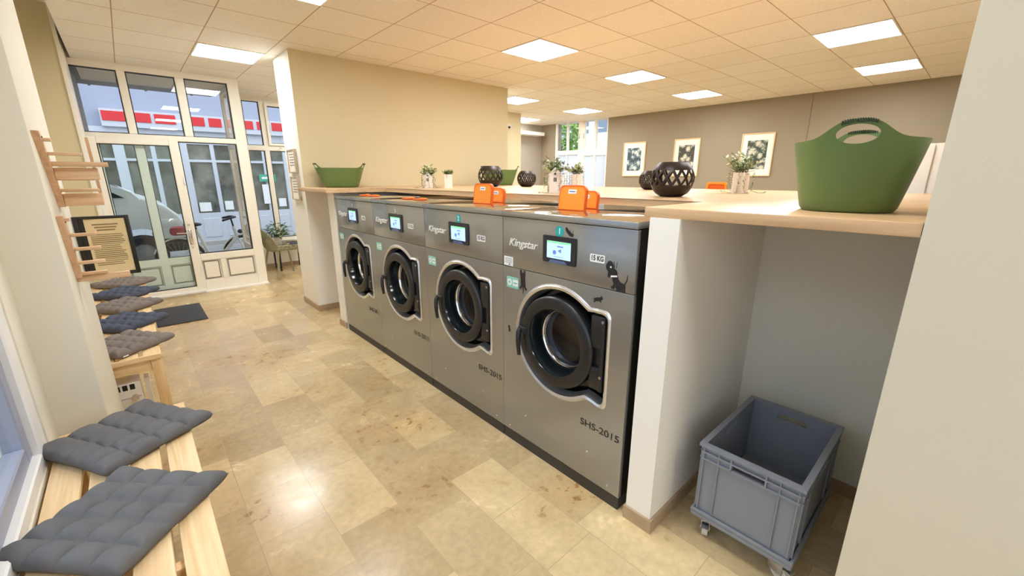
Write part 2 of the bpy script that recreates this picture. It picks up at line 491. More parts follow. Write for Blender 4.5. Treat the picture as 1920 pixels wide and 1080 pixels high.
def text_mesh(name, s, size, width=None, thick=0.001, shear=0, M=None, bold=0.0):
    cu = bpy.data.curves.new(name, 'FONT'); cu.body = s; cu.size = size; cu.extrude = thick / 2
    cu.align_x = 'CENTER'; cu.align_y = 'CENTER'; cu.shear = shear; cu.offset = bold; cu.resolution_u = 3
    o = bpy.data.objects.new('tmp', cu); COL.objects.link(o)
    me = eval_mesh(o, name); me.name = name
    bpy.data.objects.remove(o); bpy.data.curves.remove(cu)
    me.materials.clear()
    xs = [v.co.x for v in me.vertices]
    if width and xs:
        k = width / (max(xs) - min(xs)); me.transform(Matrix.Diagonal((k, 1, 1, 1)))
    if M is not None: me.transform(M)
    return me

def circ(cx, cy, r, n=24, ry=None):
    ry = ry or r
    return [(cx + r * cos(2 * pi * k / n), cy + ry * sin(2 * pi * k / n)) for k in range(n)]
def rrect(x0, x1, y0, y1, r, n=5):
    out = []
    for cx, cy, a0 in ((x1 - r, y1 - r, 0), (x0 + r, y1 - r, 90), (x0 + r, y0 + r, 180), (x1 - r, y0 + r, 270)):
        for k in range(n + 1):
            a = radians(a0 + 90 * k / n); out.append((cx + r * cos(a), cy + r * sin(a)))
    return out

def dup(root, loc, rz=0, label=None, group=None):
    r = root.copy(); COL.objects.link(r); r.location = loc; r.rotation_euler = (0, 0, rz)
    if label: r['label'] = label
    if group: r['group'] = group
    for ch in list(root.children):
        c = ch.copy(); COL.objects.link(c); c.parent = r
        for g in list(ch.children):
            d = g.copy(); COL.objects.link(d); d.parent = c
    return r

# ================================================================== THE ROOM
HC = 2.905
struct('floor', MB().box(-1.1, 8.8, -3.1, 8.6, -0.1, 0), M_floor)
struct('ceiling', MB().box(-0.2, 8.8, -3.1, 8.7, HC, HC + 0.06), M_ceil)
struct('ceiling_niche', MB().box(-1.1, -0.2, -3.1, 8.7, 3.24, 3.3), M_white)
struct('trim_1', MB().box(-0.215, -0.2, -3.1, 7.33, HC, 3.24).box(-0.6, 1.4, 7.27, 7.33, HC - 0.005, 3.24), M_white)

# left side: window wall near the camera, pier, bench recess, far pier
PX = -0.26
struct('wall_left_pier', MB().box(-1.0, PX, 2.72, 3.49, 0, 3.24, 0.012), M_side)
struct('wall_left_recess', MB().box(-1.0, -0.72, 3.49, 6.5, 0, 3.24), M_side)
struct('wall_left_end', MB().box(-1.0, -0.275, 6.5, 7.33, 0, 3.24), M_cream)
struct('trim_2', MB().box(-0.275, -0.245, 6.49, 7.2, 0, 3.24), M_frame)
struct('wall_left', MB().box(-0.6, -0.44, -3.1, 2.72, 0, 0.44).box(-0.6, -0.44, -3.1, 2.72, 2.75, 3.24)
       .box(-0.6, -0.44, 2.52, 2.72, 0.44, 2.75).box(-0.6, -0.44, -3.1, -2.4, 0.44, 2.75), M_side)
struct('wall_near', MB().box(-1.1, 8.8, -3.2, -3.1, 0, 3.24), M_white)
# right pier (next to the counter) and built-in partitions of the counter
struct('wall_right', MB().box(1.533, 2.5, -3.1, 0.092, 0, HC), M_pier)
struct('wall_niche', MB().box(2.5, 2.56, 0.092, 0.88, 0, 1.443), M_niche)
struct('wall_counter_right', MB().box(1.533, 2.5, 0.752, 0.878, 0, 1.443), M_white)
struct('wall_counter_left', MB().box(1.533, 2.5, 4.375, 4.553, 0, 1.443), M_white)
struct('baseboard_right', MB().box(1.521, 2.5, 0.740, 0.752, 0, 0.068).box(1.521, 1.533, 0.740, 0.884, 0, 0.068), M_base)
struct('baseboard_left', MB().box(1.521, 1.533, 4.375, 4.565, 0, 0.068).box(1.521, 2.5, 4.553, 4.565, 0, 0.068), M_base)
struct('baseboard_niche', MB().box(2.488, 2.5, 0.092, 0.740, 0, 0.068), M_base)
# beige partition behind the counter
struct('wall_partition', MB().box(1.516, 4.61, 5.219, 5.80, 0, HC), M_white)
struct('wall_partition_front', MB().box(1.516, 4.61, 5.2155, 5.2195, 1.462, HC), M_cream)
struct('baseboard_partition', MB().box(1.504, 4.61, 5.204, 5.216, 0, 0.07).box(1.504, 1.516, 5.204, 5.8, 0, 0.07), M_base)
# far room
struct('wall_back', MB().box(8.5, 8.75, -3.1, 6.12, 0, HC).box(8.5, 8.75, 7.76, 8.7, 0, HC + 0.3).box(8.5, 8.75, 6.12, 7.76, 0, 0.35), M_taupe)
struct('trim_3', MB().box(8.494, 8.5, 2.158, 2.166, 0.07, HC), mat('seam', srgb(138, 122, 100), 0.9))
struct('wall_far', MB().box(6.3, 8.5, 8.25, 8.4, 0, HC), M_greyw)
struct('wall_far_pier', MB().box(5.6, 6.57, 7.0, 8.4, 0, HC), M_cream)
struct('trim_4', MB().box(6.57, 8.3, 7.95, 8.25, 2.62, 2.70), M_white)
# wall around the storefront
struct('wall_front', MB().box(1.40, 1.62, 8.45, 8.62, 0, HC).box(2.36, 5.7, 8.45, 8.62, 0, HC).box(1.62, 2.36, 8.45, 8.62, 0, 0.50)
       .box(1.62, 2.36, 8.45, 8.62, 2.83, HC), M_frame)
struct('baseboard_front', MB().box(1.46, 5.6, 8.438, 8.45, 0, 0.07), M_base)

# ------------------------------------------------------------------ storefront (window_1: transoms and fixed light, door_1: leaf)
def bars(mb, rects, y0, y1, bev=0.006):
    for x0, x1, z0, z1 in rects: mb.box(x0, x1, y0, y1, z0, z1, bev, 1)
    return mb
def pane_y(name, x0, x1, z0, z1, y, m, parent):
    MB().box(x0, x1, y - 0.003, y + 0.003, z0, z1).build(name, m, parent, ang=0)
def gasket_y(mb, x0, x1, z0, z1, y0, y1, t=0.010):
    mb.box(x0, x1, y0, y1, z0, z0 + t).box(x0, x1, y0, y1, z1 - t, z1).box(x0, x0 + t, y0, y1, z0, z1).box(x1 - t, x1, y0, y1, z0, z1)

Y1 = 7.24
w1 = bpy.data.objects.new('window_1', None); COL.objects.link(w1); w1['kind'] = 'structure'
fr = MB()
bars(fr, [(-0.30, -0.258, 0, 2.905), (0.150, 0.228, 2.115, 2.83), (0.704, 0.796, 2.115, 2.83), (1.272, 1.40, 0, 2.905),
          (-0.30, 1.40, 2.83, 2.905), (-0.258, 1.272, 2.045, 2.112), (0.565, 0.612, 0.02, 2.045), (0.612, 1.272, 0.45, 0.545),
          (0.612, 1.272, 0.0, 0.165), (0.838, 0.905, 0.165, 0.45)], Y1, Y1 + 0.085)
fr.box(0.612, 0.838, Y1 + 0.03, Y1 + 0.05, 0.165, 0.45).box(0.905, 1.272, Y1 + 0.03, Y1 + 0.05, 0.165, 0.45)
bars(fr, [(0.640, 0.810, 0.19, 0.425), (0.932, 1.245, 0.19, 0.425)], Y1 + 0.012, Y1 + 0.03, 0.008)
fr.build('window_frame', M_frame, w1)
gk = MB()
for x0, x1, z0, z1 in ((-0.258, 0.150, 2.112, 2.83), (0.228, 0.704, 2.112, 2.83), (0.796, 1.272, 2.112, 2.83), (0.612, 1.272, 0.545, 2.045)):
    gasket_y(gk, x0, x1, z0, z1, Y1 + 0.012, Y1 + 0.06)
gl_ = MB()
gasket_y(gl_, 0.634, 0.816, 0.184, 0.431, Y1 + 0.010, Y1 + 0.031, 0.004)
gasket_y(gl_, 0.926, 1.251, 0.184, 0.431, Y1 + 0.010, Y1 + 0.031, 0.004)
gl_.build('panel_line', M_line, w1, ang=0)
gk.build('gasket', M_gasket, w1, ang=0)
for x0, x1, z0, z1 in ((-0.25, 0.145, 2.115, 2.826), (0.234, 0.70, 2.115, 2.826), (0.80, 1.268, 2.115, 2.826), (0.617, 1.268, 0.55, 2.04)):
    pane_y('pane', x0, x1, z0, z1, Y1 + 0.04, M_glass, w1)

d1 = bpy.data.objects.new('door_1', None); COL.objects.link(d1); d1['kind'] = 'structure'
yd = Y1 - 0.06
lf = MB()
bars(lf, [(-0.255, -0.170, 0.02, 2.062), (0.508, 0.604, 0.02, 2.062), (-0.170, 0.508, 1.985, 2.062), (-0.170, 0.508, 0.02, 0.105)], yd, yd + 0.05)
lf.build('door_leaf', M_frame, d1)
li = MB()
bars(li, [(-0.255, -0.150, 0.02, 2.05), (0.168, 0.262, 0.10, 2.0), (0.505, 0.56, 0.02, 2.05), (-0.150, 0.508, 0.43, 0.53), (-0.150, 0.508, 0.02, 0.155), (-0.150, 0.508, 1.985, 2.05)], yd + 0.062, yd + 0.12)
li.box(-0.150, 0.508, yd + 0.085, yd + 0.11, 0.155, 0.43)
bars(li, [(-0.125, 0.145, 0.18, 0.405), (0.285, 0.485, 0.18, 0.405)], yd + 0.075, yd + 0.085, 0.008)
li.build('inner_leaf', M_frame_w, d1)
gk = MB()
gasket_y(gk, -0.170, 0.508, 0.105, 1.985, yd + 0.010, yd + 0.045, 0.008)
gasket_y(gk, -0.150, 0.168, 0.53, 1.985, yd + 0.07, yd + 0.10, 0.006); gasket_y(gk, 0.262, 0.508, 0.53, 1.985, yd + 0.07, yd + 0.10, 0.006)
gk.build('gasket', M_gasket, d1, ang=0)
gp = MB()
gasket_y(gp, -0.131, 0.151, 0.174, 0.411, yd + 0.072, yd + 0.086, 0.004); gasket_y(gp, 0.279, 0.491, 0.174, 0.411, yd + 0.072, yd + 0.086, 0.004)
gp.build('panel_line', M_line, d1, ang=0)
pane_y('pane', -0.165, 0.503, 0.11, 1.98, yd + 0.028, M_glass_g, d1)
hd = MB().cyl((0.545, yd, 0.86), (0.545, yd - 0.05, 0.86), 0.010).tube([(0.545, yd - 0.05, 0.86), (0.50, yd - 0.055, 0.862), (0.40, yd - 0.055, 0.866)], 0.010)
hd.box(0.525, 0.565, yd - 0.008, yd, 0.70, 0.90, 0.003)
hd.cyl((0.545, yd, 0.965), (0.545, yd - 0.012, 0.965), 0.013).cyl((0.545, yd, 0.66), (0.545, yd - 0.012, 0.66), 0.013)
hd.build('door_handle', M_chrome, d1)
MB().box(0.585, 0.606, yd - 0.015, yd + 0.0, 1.50, 1.60, 0.003).box(0.585, 0.606, yd - 0.015, yd, 0.30, 0.38, 0.003).build('hinge', M_frame_w, d1)
MB().box(-0.25, 0.60, yd - 0.05, yd, 0.02, 0.05, 0.004).build('weather_bar', M_frame_w, d1)
struct('trim_5', MB().box(-0.30, 1.40, Y1 - 0.09, Y1 + 0.3, 0, 0.02), M_alu)

w2 = bpy.data.objects.new('window_2', None); COL.objects.link(w2); w2['kind'] = 'structure'
fr = MB(); Yr = 8.45
bars(fr, [(1.58, 1.645, 0.50, 2.86), (1.888, 1.965, 0.50, 2.86), (2.28, 2.36, 0.50, 2.86), (1.58, 2.36, 2.81, 2.88), (1.58, 2.36, 2.03, 2.115),
          (1.58, 2.36, 0.46, 0.53)], Yr, Yr + 0.08)
bars(fr, [(1.965, 2.01, 2.115, 2.81), (2.25, 2.28, 2.115, 2.81), (1.965, 2.28, 2.755, 2.81), (1.965, 2.28, 2.115, 2.155)], Yr - 0.02, Yr + 0.06)
fr.box(1.55, 2.40, Yr - 0.06, Yr + 0.02, 0.46, 0.49, 0.005)
fr.build('window_frame', M_frame, w2)
gk = MB()
for x0, x1, z0, z1 in ((1.645, 1.888, 2.115, 2.81), (2.01, 2.25, 2.155, 2.755), (1.645, 1.888, 0.53, 2.03), (1.965, 2.28, 0.53, 2.03)):
    gasket_y(gk, x0, x1, z0, z1, Yr + 0.012, Yr + 0.05, 0.009)
gk.build('gasket', M_gasket, w2, ang=0)
for x0, x1, z0, z1 in ((1.65, 1.884, 2.12, 2.806), (2.014, 2.246, 2.16, 2.75), (1.65, 1.884, 0.535, 2.026), (1.97, 2.276, 0.535, 2.026)):
    pane_y('pane', x0, x1, z0, z1, Yr + 0.03, M_glass, w2)
MB().box(2.12, 2.15, Yr - 0.05, Yr - 0.02, 2.07, 2.085, 0.003).build('window_handle', M_chrome, w2)

# glazed return between the two storefront planes
w3 = bpy.data.objects.new('window_3', None); COL.objects.link(w3); w3['kind'] = 'structure'
fr = MB()
for y0, y1, z0, z1 in ((7.325, 7.39, 0, HC), (8.38, 8.45, 0, HC), (7.39, 8.38, 2.83, HC), (7.39, 8.38, 2.03, 2.10), (7.39, 8.38, 0, 0.52), (7.86, 7.92, 0.52, 2.83)):
    fr.box(1.355, 1.40, y0, y1, z0, z1, 0.005, 1)
fr.build('window_frame', M_frame, w3)
for y0, y1, z0, z1 in ((7.39, 7.86, 2.10, 2.83), (7.92, 8.38, 2.10, 2.83), (7.39, 7.86, 0.52, 2.03), (7.92, 8.38, 0.52, 2.03)):
    MB().box(1.374, 1.380, y0, y1, z0, z1).build('pane', M_glass, w3, ang=0)

# near window on the left (beside the first bench)
w4 = bpy.data.objects.new('window_4', None); COL.objects.link(w4); w4['kind'] = 'structure'
fr = MB()
def bars_x(mb, rects, x0, x1, bev=0.006):
    for y0, y1, z0, z1 in rects: mb.box(x0, x1, y0, y1, z0, z1, bev, 1)
bars_x(fr, [(2.40, 2.52, 0.44, 2.75), (-2.4, 2.40, 0.44, 0.50), (-2.4, 2.40, 2.68, 2.75), (1.18, 1.26, 0.50, 2.68), (-0.04, 0.04, 0.50, 2.68), (-1.26, -1.18, 0.50, 2.68), (-2.4, -2.32, 0.5, 2.68)], -0.50, -0.445)
fr.build('window_frame', M_frame_w, w4)
sa = MB()
for y0, y1 in ((1.26, 2.40), (0.04, 1.18), (-1.18, -0.04), (-2.32, -1.26)):
    bars_x(sa, [(y0, y0 + 0.075, 0.50, 2.68), (y1 - 0.075, y1, 0.50, 2.68), (y0 + 0.075, y1 - 0.075, 0.50, 0.575), (y0 + 0.075, y1 - 0.075, 2.605, 2.68)], -0.53, -0.47)
sa.build('sash', M_sash, w4)
for y0, y1 in ((1.26, 2.40), (0.04, 1.18), (-1.18, -0.04), (-2.32, -1.26)):
    MB().box(-0.505, -0.499, y0 + 0.07, y1 - 0.07, 0.57, 2.61).build('pane', M_glass, w4, ang=0)

# tall window of the far room (in the taupe wall)
w5 = bpy.data.objects.new('window_5', None); COL.objects.link(w5); w5['kind'] = 'structure'
fr = MB()
bars_x(fr, [(6.12, 6.16, 0.35, 3.1), (7.72, 7.76, 0.35, 3.1), (6.80, 7.0, 0.35, 3.1), (6.16, 6.80, 2.09, 2.24), (7.0, 7.72, 2.13, 2.24), (6.16, 7.72, 0.35, 0.45),
            (6.46, 6.52, 0.45, 2.1), (6.46, 6.52, 2.24, 3.1), (7.34, 7.38, 0.45, 2.14), (7.34, 7.38, 2.24, 3.1)], 8.51, 8.58)
fr.build('window_frame', M_frame, w5)
for y0, y1, z0, z1, m in ((6.16, 6.46, 2.24, 3.05, M_glass), (6.52, 6.80, 2.24, 3.05, M_glass), (7.0, 7.34, 2.24, 3.05, M_glass), (7.38, 7.72, 2.24, 3.05, M_glass),
                          (6.16, 6.46, 0.45, 2.1, M_frost), (6.52, 6.80, 0.45, 2.1, M_frost), (7.0, 7.34, 0.45, 2.13, M_frost), (7.38, 7.72, 0.45, 2.13, M_frost)):
    MB().box(8.54, 8.546, y0, y1, z0, z1).build('pane', m, w5, ang=0)
MB().box(8.49, 8.51, 6.825, 6.845, 2.50, 2.62, 0.003).box(8.49, 8.51, 6.955, 6.975, 2.50, 2.62, 0.003).build('window_handle', M_zinc, w5)

# ------------------------------------------------------------------ ceiling lights
LX, LY = 0.618, 0.598
def light(ix, iy, label):
    x0 = 3.25 + ix * LX; y0 = 3.2 + iy * LY
    t = empty('ceiling_light', (x0 + LX / 2, y0 + LY / 2, HC), label, 'ceiling light', 'square light panels in the ceiling')
    a, b = LX / 2 - 0.004, LY / 2 - 0.004
    f = MB()
    for u0, u1, v0, v1 in ((-a, a, -b, -b + 0.012), (-a, a, b - 0.012, b), (-a, -a + 0.012, -b, b), (a - 0.012, a, -b, b)):
        f.box(u0, u1, v0, v1, -0.008, 0.0)
    f.build('frame', M_alu, t, ang=0)
    MB().box(-a + 0.012, a - 0.012, -b + 0.012, b - 0.012, -0.005, 0.0).build('diffuser', M_panel, t, ang=0)
light(0, 0, 'lit square ceiling panel nearest the beige partition, above the washing machines')
light(3, 0, 'lit square ceiling panel above the counter, right of the panel over the machines')
light(6, 0, 'lit square ceiling panel close to the taupe wall, above the framed print nearest the window')
light(3, -4, 'larger-looking of the two lit ceiling panels at the upper right of the picture')
light(6, -4, 'lit ceiling panel at the upper right closest to the taupe wall, near the right pier')
light(3, 4, 'lit ceiling panel half hidden by the right edge of the beige partition')
light(6, 4, 'lit ceiling panel in front of the tall far-room window')
light(6, 7, 'lit ceiling panel deepest in the far room, above the cream pier')
light(-4, 4, 'lit ceiling panel by the entrance storefront, left of the beige partition')
light(-4, 0, 'added unseen ceiling panel over the aisle between bench and machines')  # out of view; continues the grid, added to light the aisle
light(-4, -4, 'added unseen ceiling panel over the aisle directly above the near bench')  # out of view on the same grid, added for light near the bench
light(0, -4, 'added unseen ceiling panel above the crate niche at the right pier')  # unseen grid panel, added because the room needs its light
light(-1, 7, 'added unseen ceiling panel behind the beige partition near the right storefront window')  # hidden by the partition; added to brighten the right storefront
light(-4, -8, 'added unseen ceiling panel in the aisle behind the viewpoint')  # unseen, behind the camera; added for more room light

# ------------------------------------------------------------------ countertop
poly = [(1.537, 0.094), (1.537, 0.906), (2.065, 0.906), (2.065, 4.30), (1.44, 4.30), (1.44, 5.214), (4.25, 5.214), (4.25, 0.094)]
b = MB().prism(poly, 1.443, 1.482, 'Z')
es = [e for e in b.b.edges if abs(e.verts[0].co.z - e.verts[1].co.z) < 1e-6]
bmesh.ops.bevel(b.b, geom=es, offset=0.003, segments=2, profile=0.5, affect='EDGES')
b.b.verts.ensure_lookup_table()
ct = b.build('countertop', M_oak, ang=30)
props(ct, 'long light oak U-shaped worktop running over and behind the washing machines', 'countertop')

# ------------------------------------------------------------------ washing machines
W2 = 0.425
MF = Matrix(((0, 0, -1, 0), (-1, 0, 0, 0), (0, 1, 0, 0), (0, 0, 0, 1)))   # (u right, v up, w to the viewer) -> local x,y,z
def onfront(u, v, w): return MF @ Matrix.Translation((u, v, w))
DC = 0.762
def door_shape(R, E, hH, rc=0.03, na=40):
    th = math.asin(hH / R)
    pts = []
    # from upper crossing, counter-clockwise over the left to the lower crossing
    a0, a1 = th + 0.10, 2 * pi - th - 0.10
    for k in range(na + 1):
        a = a0 + (a1 - a0) * k / na
        pts.append((R * cos(a), DC + R * sin(a)))
    ex = R * cos(th) + 0.045
    pts.append((R * cos(th) + 0.012, DC - hH + 0.004)); pts.append((ex, DC - hH - 0.0))
    for k in range(5):
        a = radians(270 + 90 * k / 4); pts.append((E - rc + rc * cos(a), DC - hH - 0.012 + rc + rc * sin(a)))
    for k in range(5):
        a = radians(90 * k / 4); pts.append((E - rc + rc * cos(a), DC + hH - rc + rc * sin(a)))
    pts.append((ex, DC + hH)); pts.append((R * cos(th) + 0.012, DC + hH - 0.004))
    return pts
SH_IN = door_shape(0.288, 0.306, 0.224)
SH_OUT = door_shape(0.314, 0.322, 0.246, 0.035)

def ellip_poly(cx, cy, rx, ry, rot=0, n=18):
    return [(cx + rx * cos(t) * cos(rot) - ry * sin(t) * sin(rot), cy + rx * cos(t) * sin(rot) + ry * sin(t) * cos(rot)) for t in [2 * pi * k / n for k in range(n)]]
def stroke(p, q, w0, w1):
    d = Vector((q[0] - p[0], q[1] - p[1])); n = Vector((-d.y, d.x)).normalized()
    return [(p[0] + n.x * w0, p[1] + n.y * w0), (p[0] - n.x * w0, p[1] - n.y * w0), (q[0] - n.x * w1, q[1] - n.y * w1), (q[0] + n.x * w1, q[1] + n.y * w1)]
def flat_shapes(name, polys, thick, M):
    mb = MB()
    for i, p in enumerate(polys):
        area = sum(p[k][0] * p[(k + 1) % len(p)][1] - p[(k + 1) % len(p)][0] * p[k][1] for k in range(len(p)))
        if area < 0: p = p[::-1]
        mb.prism(p, 0, thick + 0.00005 * i, 'Z')
    return mb.mesh(name, 0, M)

MC = {}
def cached(key, fn):
    if key not in MC: MC[key] = fn()
    return MC[key]

def machine(yc, number, badge, label, lids, dogs=False, tag_label=False):
    t = empty('washing_machine', (1.531, yc, 0), label, 'washing machine', 'grey washing machines built in under the counter')
    def part(name, key, fn, m, parent=t, label=None):
        o = link(name, cached(key, fn), m, parent)
        if label: o['label'] = label
        return o
    # carcass behind the panels, with dark sides
    part('cabinet', 'cab', lambda: MB().box(0.14, 0.95, -W2 + 0.004, W2 - 0.004, 0.05, 1.385).box(0.022, 0.14, W2 - 0.012, W2 - 0.004, 0.05, 1.385)
         .box(0.022, 0.14, -W2 + 0.004, -W2 + 0.012, 0.05, 1.385).box(0.022, 0.14, -W2 + 0.012, W2 - 0.012, 1.12, 1.385).box(0.022, 0.14, -W2 + 0.012, W2 - 0.012, 0.05, 0.40).mesh('cabinet', 0), M_dark)
    part('plinth', 'plinth', lambda: MB().box(0.004, 0.93, -W2 + 0.002, W2 - 0.002, 0, 0.066).mesh('plinth', 0), M_plinth)
    part('front_panel', 'fp', lambda: plate_mesh('front_panel', [[(-W2, 0.073), (W2, 0.073), (W2, 1.107), (-W2, 1.107)], SH_IN], 0.02, 0.0015, onfront(0, 0, -0.0115), 30), M_steel)
    part('control_panel', 'cp', lambda: MB().box(0.0, 0.022, -W2, W2, 1.1115, 1.3865, 0.002).mesh('control_panel'), M_steel)
    part('top_panel', 'tp', lambda: MB().box(-0.008, 0.95, -W2 - 0.0005, W2 + 0.0005, 1.390, 1.4185, 0.003).mesh('top_panel'), M_steel)
    part('top_plate', 'tpl', lambda: MB().box(-0.003, 0.948, -W2 + 0.001, W2 - 0.001, 1.4180, 1.4195, 0.0006).mesh('top_plate'), M_steel_top)
    def bz():
        mb = MB(); n = len(SH_IN)
        lay = []
        for (sh, w, k) in ((SH_OUT, 0.0005, 0), (SH_OUT, 0.004, 0.25), (SH_IN, 0.009, 0.55), (SH_IN, 0.004, 0.0), (SH_IN, -0.045, -0.55)):
            ring = []
            for po, pi_, in zip(SH_OUT, SH_IN):
                if k >= 0 and sh is SH_OUT: p = (po[0] + (pi_[0] - po[0]) * k, po[1] + (pi_[1] - po[1]) * k)
                else: p = (pi_[0] + (po[0] - pi_[0]) * k, pi_[1] + (po[1] - pi_[1]) * k)
                ring.append(mb.b.verts.new((p[0], p[1], w)))
            lay.append(ring)
        for A, B in zip(lay, lay[1:]):
            for k in range(n): mb.b.faces.new((A[k], A[(k + 1) % n], B[(k + 1) % n], B[k]))
        return mb.mesh('bezel', 50, MF)
    part('bezel', 'bz', bz, M_bezel, label='silver rim around the black door')
    part('drum_front', 'df', lambda: plate_mesh('drum_front', [[(p[0] * 1.0, DC + (p[1] - DC) * 1.0) for p in SH_IN], circ(-0.0, DC, 0.160, 40)], 0.004, 0, onfront(0, 0, -0.085), 30), M_blackg)
    dr = part('drum', 'drum', lambda: MB().lathe([(0.150, 0.125), (0.160, 0.13), (0.235, 0.14), (0.235, 0.50), (0.0001, 0.52)], 64, 'X', (0, 0, DC)).mesh('drum', 40), M_drum, label='perforated steel drum')
    part('lifter', 'lift', lambda: MB().prism([(0.05, DC + 0.235), (0.0, DC + 0.15), (-0.05, DC + 0.235)], 0.16, 0.49, 'X').mesh('lifter', 30), M_drum, dr)
    # door
    d = part('door', 'door', lambda: MB().lathe([(0.246, 0.045), (0.248, 0.006), (0.246, -0.010), (0.240, -0.018), (0.236, -0.020), (0.186, -0.020), (0.181, -0.018), (0.179, -0.010), (0.175, 0.02),
                                                 (0.170, 0.055), (0.163, 0.074), (0.160, 0.080), (0.158, 0.105)], 72, 'X', (0.0, 0.012, DC)).mesh('door', 28), M_black)
    part('door_ring', 'dring', lambda: MB().lathe([(0.184, -0.015), (0.181, -0.018), (0.178, -0.012), (0.172, 0.040), (0.166, 0.066), (0.172, 0.06)], 72, 'X', (0.0, 0.012, DC)).mesh('door_ring', 40), M_blackg, d)
    part('chrome_ring', 'cring', lambda: MB().lathe([(0.162, 0.074), (0.157, 0.068), (0.150, 0.074), (0.147, 0.088)], 72, 'X', (0.0, 0.012, DC)).mesh('chrome_ring', 60), M_chrome, d)
    part('door_glass', 'dglass', lambda: MB().lathe([(0.149, 0.086), (0.135, 0.10), (0.10, 0.112), (0.05, 0.118), (0.0002, 0.12)], 48, 'X', (0.0, 0.012, DC)).mesh('door_glass', 180),
         glass_mat('drum_glass', (0.82, 0.86, 0.9, 1)), d)
    part('handle', 'handle', lambda: MB().box(-0.032, 0.004, 0.205, 0.268, DC - 0.004, DC + 0.030, 0.005)
         .tube([(-0.03, 0.255, DC + 0.018), (-0.042, 0.252, DC - 0.01), (-0.045, 0.250, DC - 0.07), (-0.040, 0.248, DC - 0.135)], 0.013, 10, rs=[0.012, 0.014, 0.013, 0.010])
         .mesh('handle', 40), M_black, d)
    part('hinge', 'hinge', lambda: MB().box(-0.008, 0.05, -0.295, -0.215, DC + 0.05, DC + 0.212, 0.008).box(-0.008, 0.05, -0.292, -0.215, DC - 0.165, DC - 0.05, 0.008)
         .box(0.01, 0.05, -0.280, -0.23, DC - 0.05, DC + 0.05, 0.004).cyl((0.0, -0.283, DC - 0.165), (0.0, -0.283, DC + 0.205), 0.012).mesh('hinge', 35), M_black, d)
    for z in (-0.09, 0.19):
        part('screw', 'dscrew%g' % z, lambda: MB().cyl((-0.009, -0.285, DC + z), (-0.014, -0.285, DC + z), 0.007).mesh('screw', 40), M_zinc, d)
    # control screen
    s = part('control_screen', 'scrf', lambda: plate_mesh('control_screen', [rrect(-0.106, 0.106, 1.184, 1.317, 0.006)], 0.008, 0.001, onfront(0, 0, 0.004)), M_navy)
    part('display', 'scr', lambda: plate_mesh('display', [rrect(-0.077, 0.077, 1.207, 1.293, 0.002)], 0.002, 0, onfront(0, 0, 0.0096)), M_screen, s, 'lit pale blue display')
    part('display_bar', 'scrg', lambda: plate_mesh('display_bar', [rrect(-0.077, 0.077, 1.284, 1.2928, 0.001)], 0.002, 0, onfront(0, 0, 0.0101)), M_screen_green, s)
    part('display_marks', 'scrm', lambda: flat_shapes('display_marks', [rrect(-0.008, 0.030, 1.266, 1.272, 0.001), circ(-0.025, 1.238, 0.011, 14), [(-0.004, 1.248), (0.018, 1.238), (0.018, 1.258)], rrect(-0.03, 0.035, 1.217, 1.2185, 0.0005)],
         0.0012, onfront(0, 0, 0.0106)), M_screen_dk, s)
    part('tab', 'tab', lambda: plate_mesh('tab', [[(-0.065, 1.185), (0.055, 1.185), (0.045, 1.196), (0.035, 1.200), (-0.045, 1.200), (-0.055, 1.196)]], 0.003, 0, onfront(0, 0, 0.0095)), M_bluetab, s)
    # lettering
    part('brand_lettering', 'logo', lambda: text_mesh('brand_lettering', 'Kingstar', 0.058, 0.222, 0.003, 0.28, onfront(-0.266, 1.250, 0.0015), 0.0006), M_silvertext)
    part('model_lettering', 'model', lambda: text_mesh('model_lettering', 'SHS-2015', 0.052, 0.232, 0.0008, 0, onfront(0.292, 0.387, 0.0006), 0.0006), M_inktext)
    c = part('capacity_label', 'cap', lambda: plate_mesh('capacity_label', [rrect(0.186, 0.268, 1.223, 1.260, 0.006)], 0.001, 0, onfront(0, 0, 0.0008)), M_sticker)
    part('lettering', 'captxt', lambda: text_mesh('lettering', '15 KG', 0.032, 0.066, 0.0006, 0, onfront(0.227, 1.2415, 0.0016), 0.0008), M_inktext, c)
    g = part('care_sticker', 'care', lambda: plate_mesh('care_sticker', [rrect(-0.394, -0.296, 0.990, 1.054, 0.008)], 0.001, 0, onfront(0, 0, 0.0008)), M_mint)
    part('sticker_print', 'carep', lambda: flat_shapes('sticker_print', [rrect(-0.342, -0.300, 1.004, 1.040, 0.004)], 0.0006, onfront(0, 0, 0.0013)), M_sticker, g)
    part('sticker_ring', 'carer', lambda: plate_mesh('sticker_ring', [circ(-0.370, 1.022, 0.019, 20), circ(-0.370, 1.022, 0.009, 14)], 0.0006, 0, onfront(0, 0, 0.0016)), M_sticker, g)
    part('sticker_lettering', 'carel', lambda: flat_shapes('sticker_lettering', [rrect(-0.336, -0.306, 1.019, 1.025, 0.001)], 0.0006, onfront(0, 0, 0.0021)), M_teal, g)
    if badge:
        bd = part('number_badge', 'badge', lambda: plate_mesh('number_badge', [circ(-0.004, 1.342, 0.027, 28)], 0.001, 0, onfront(0, 0, 0.0008)), M_teal)
        part('digit', 'digit' + number, lambda: text_mesh('digit', number, 0.042, None, 0.0006, 0, onfront(-0.004, 1.342, 0.0016), 0.0006), M_sticker, bd)
    else:
        part('digit', 'digitp' + number, lambda: text_mesh('digit', number, 0.042, None, 0.0006, 0, onfront(-0.004, 1.342, 0.0006), 0.0006), M_sticker)
    for u, v in ((-0.228, 0.226), (-0.366, 0.101), (0.228, 0.230), (0.359, 0.107)):
        part('panel_screw', 'sc%g%g' % (u, v), lambda: MB().cyl((-0.001, -u, v), (-0.004, -u, v), 0.006, 0.004).mesh('panel_screw', 40), M_zinc)
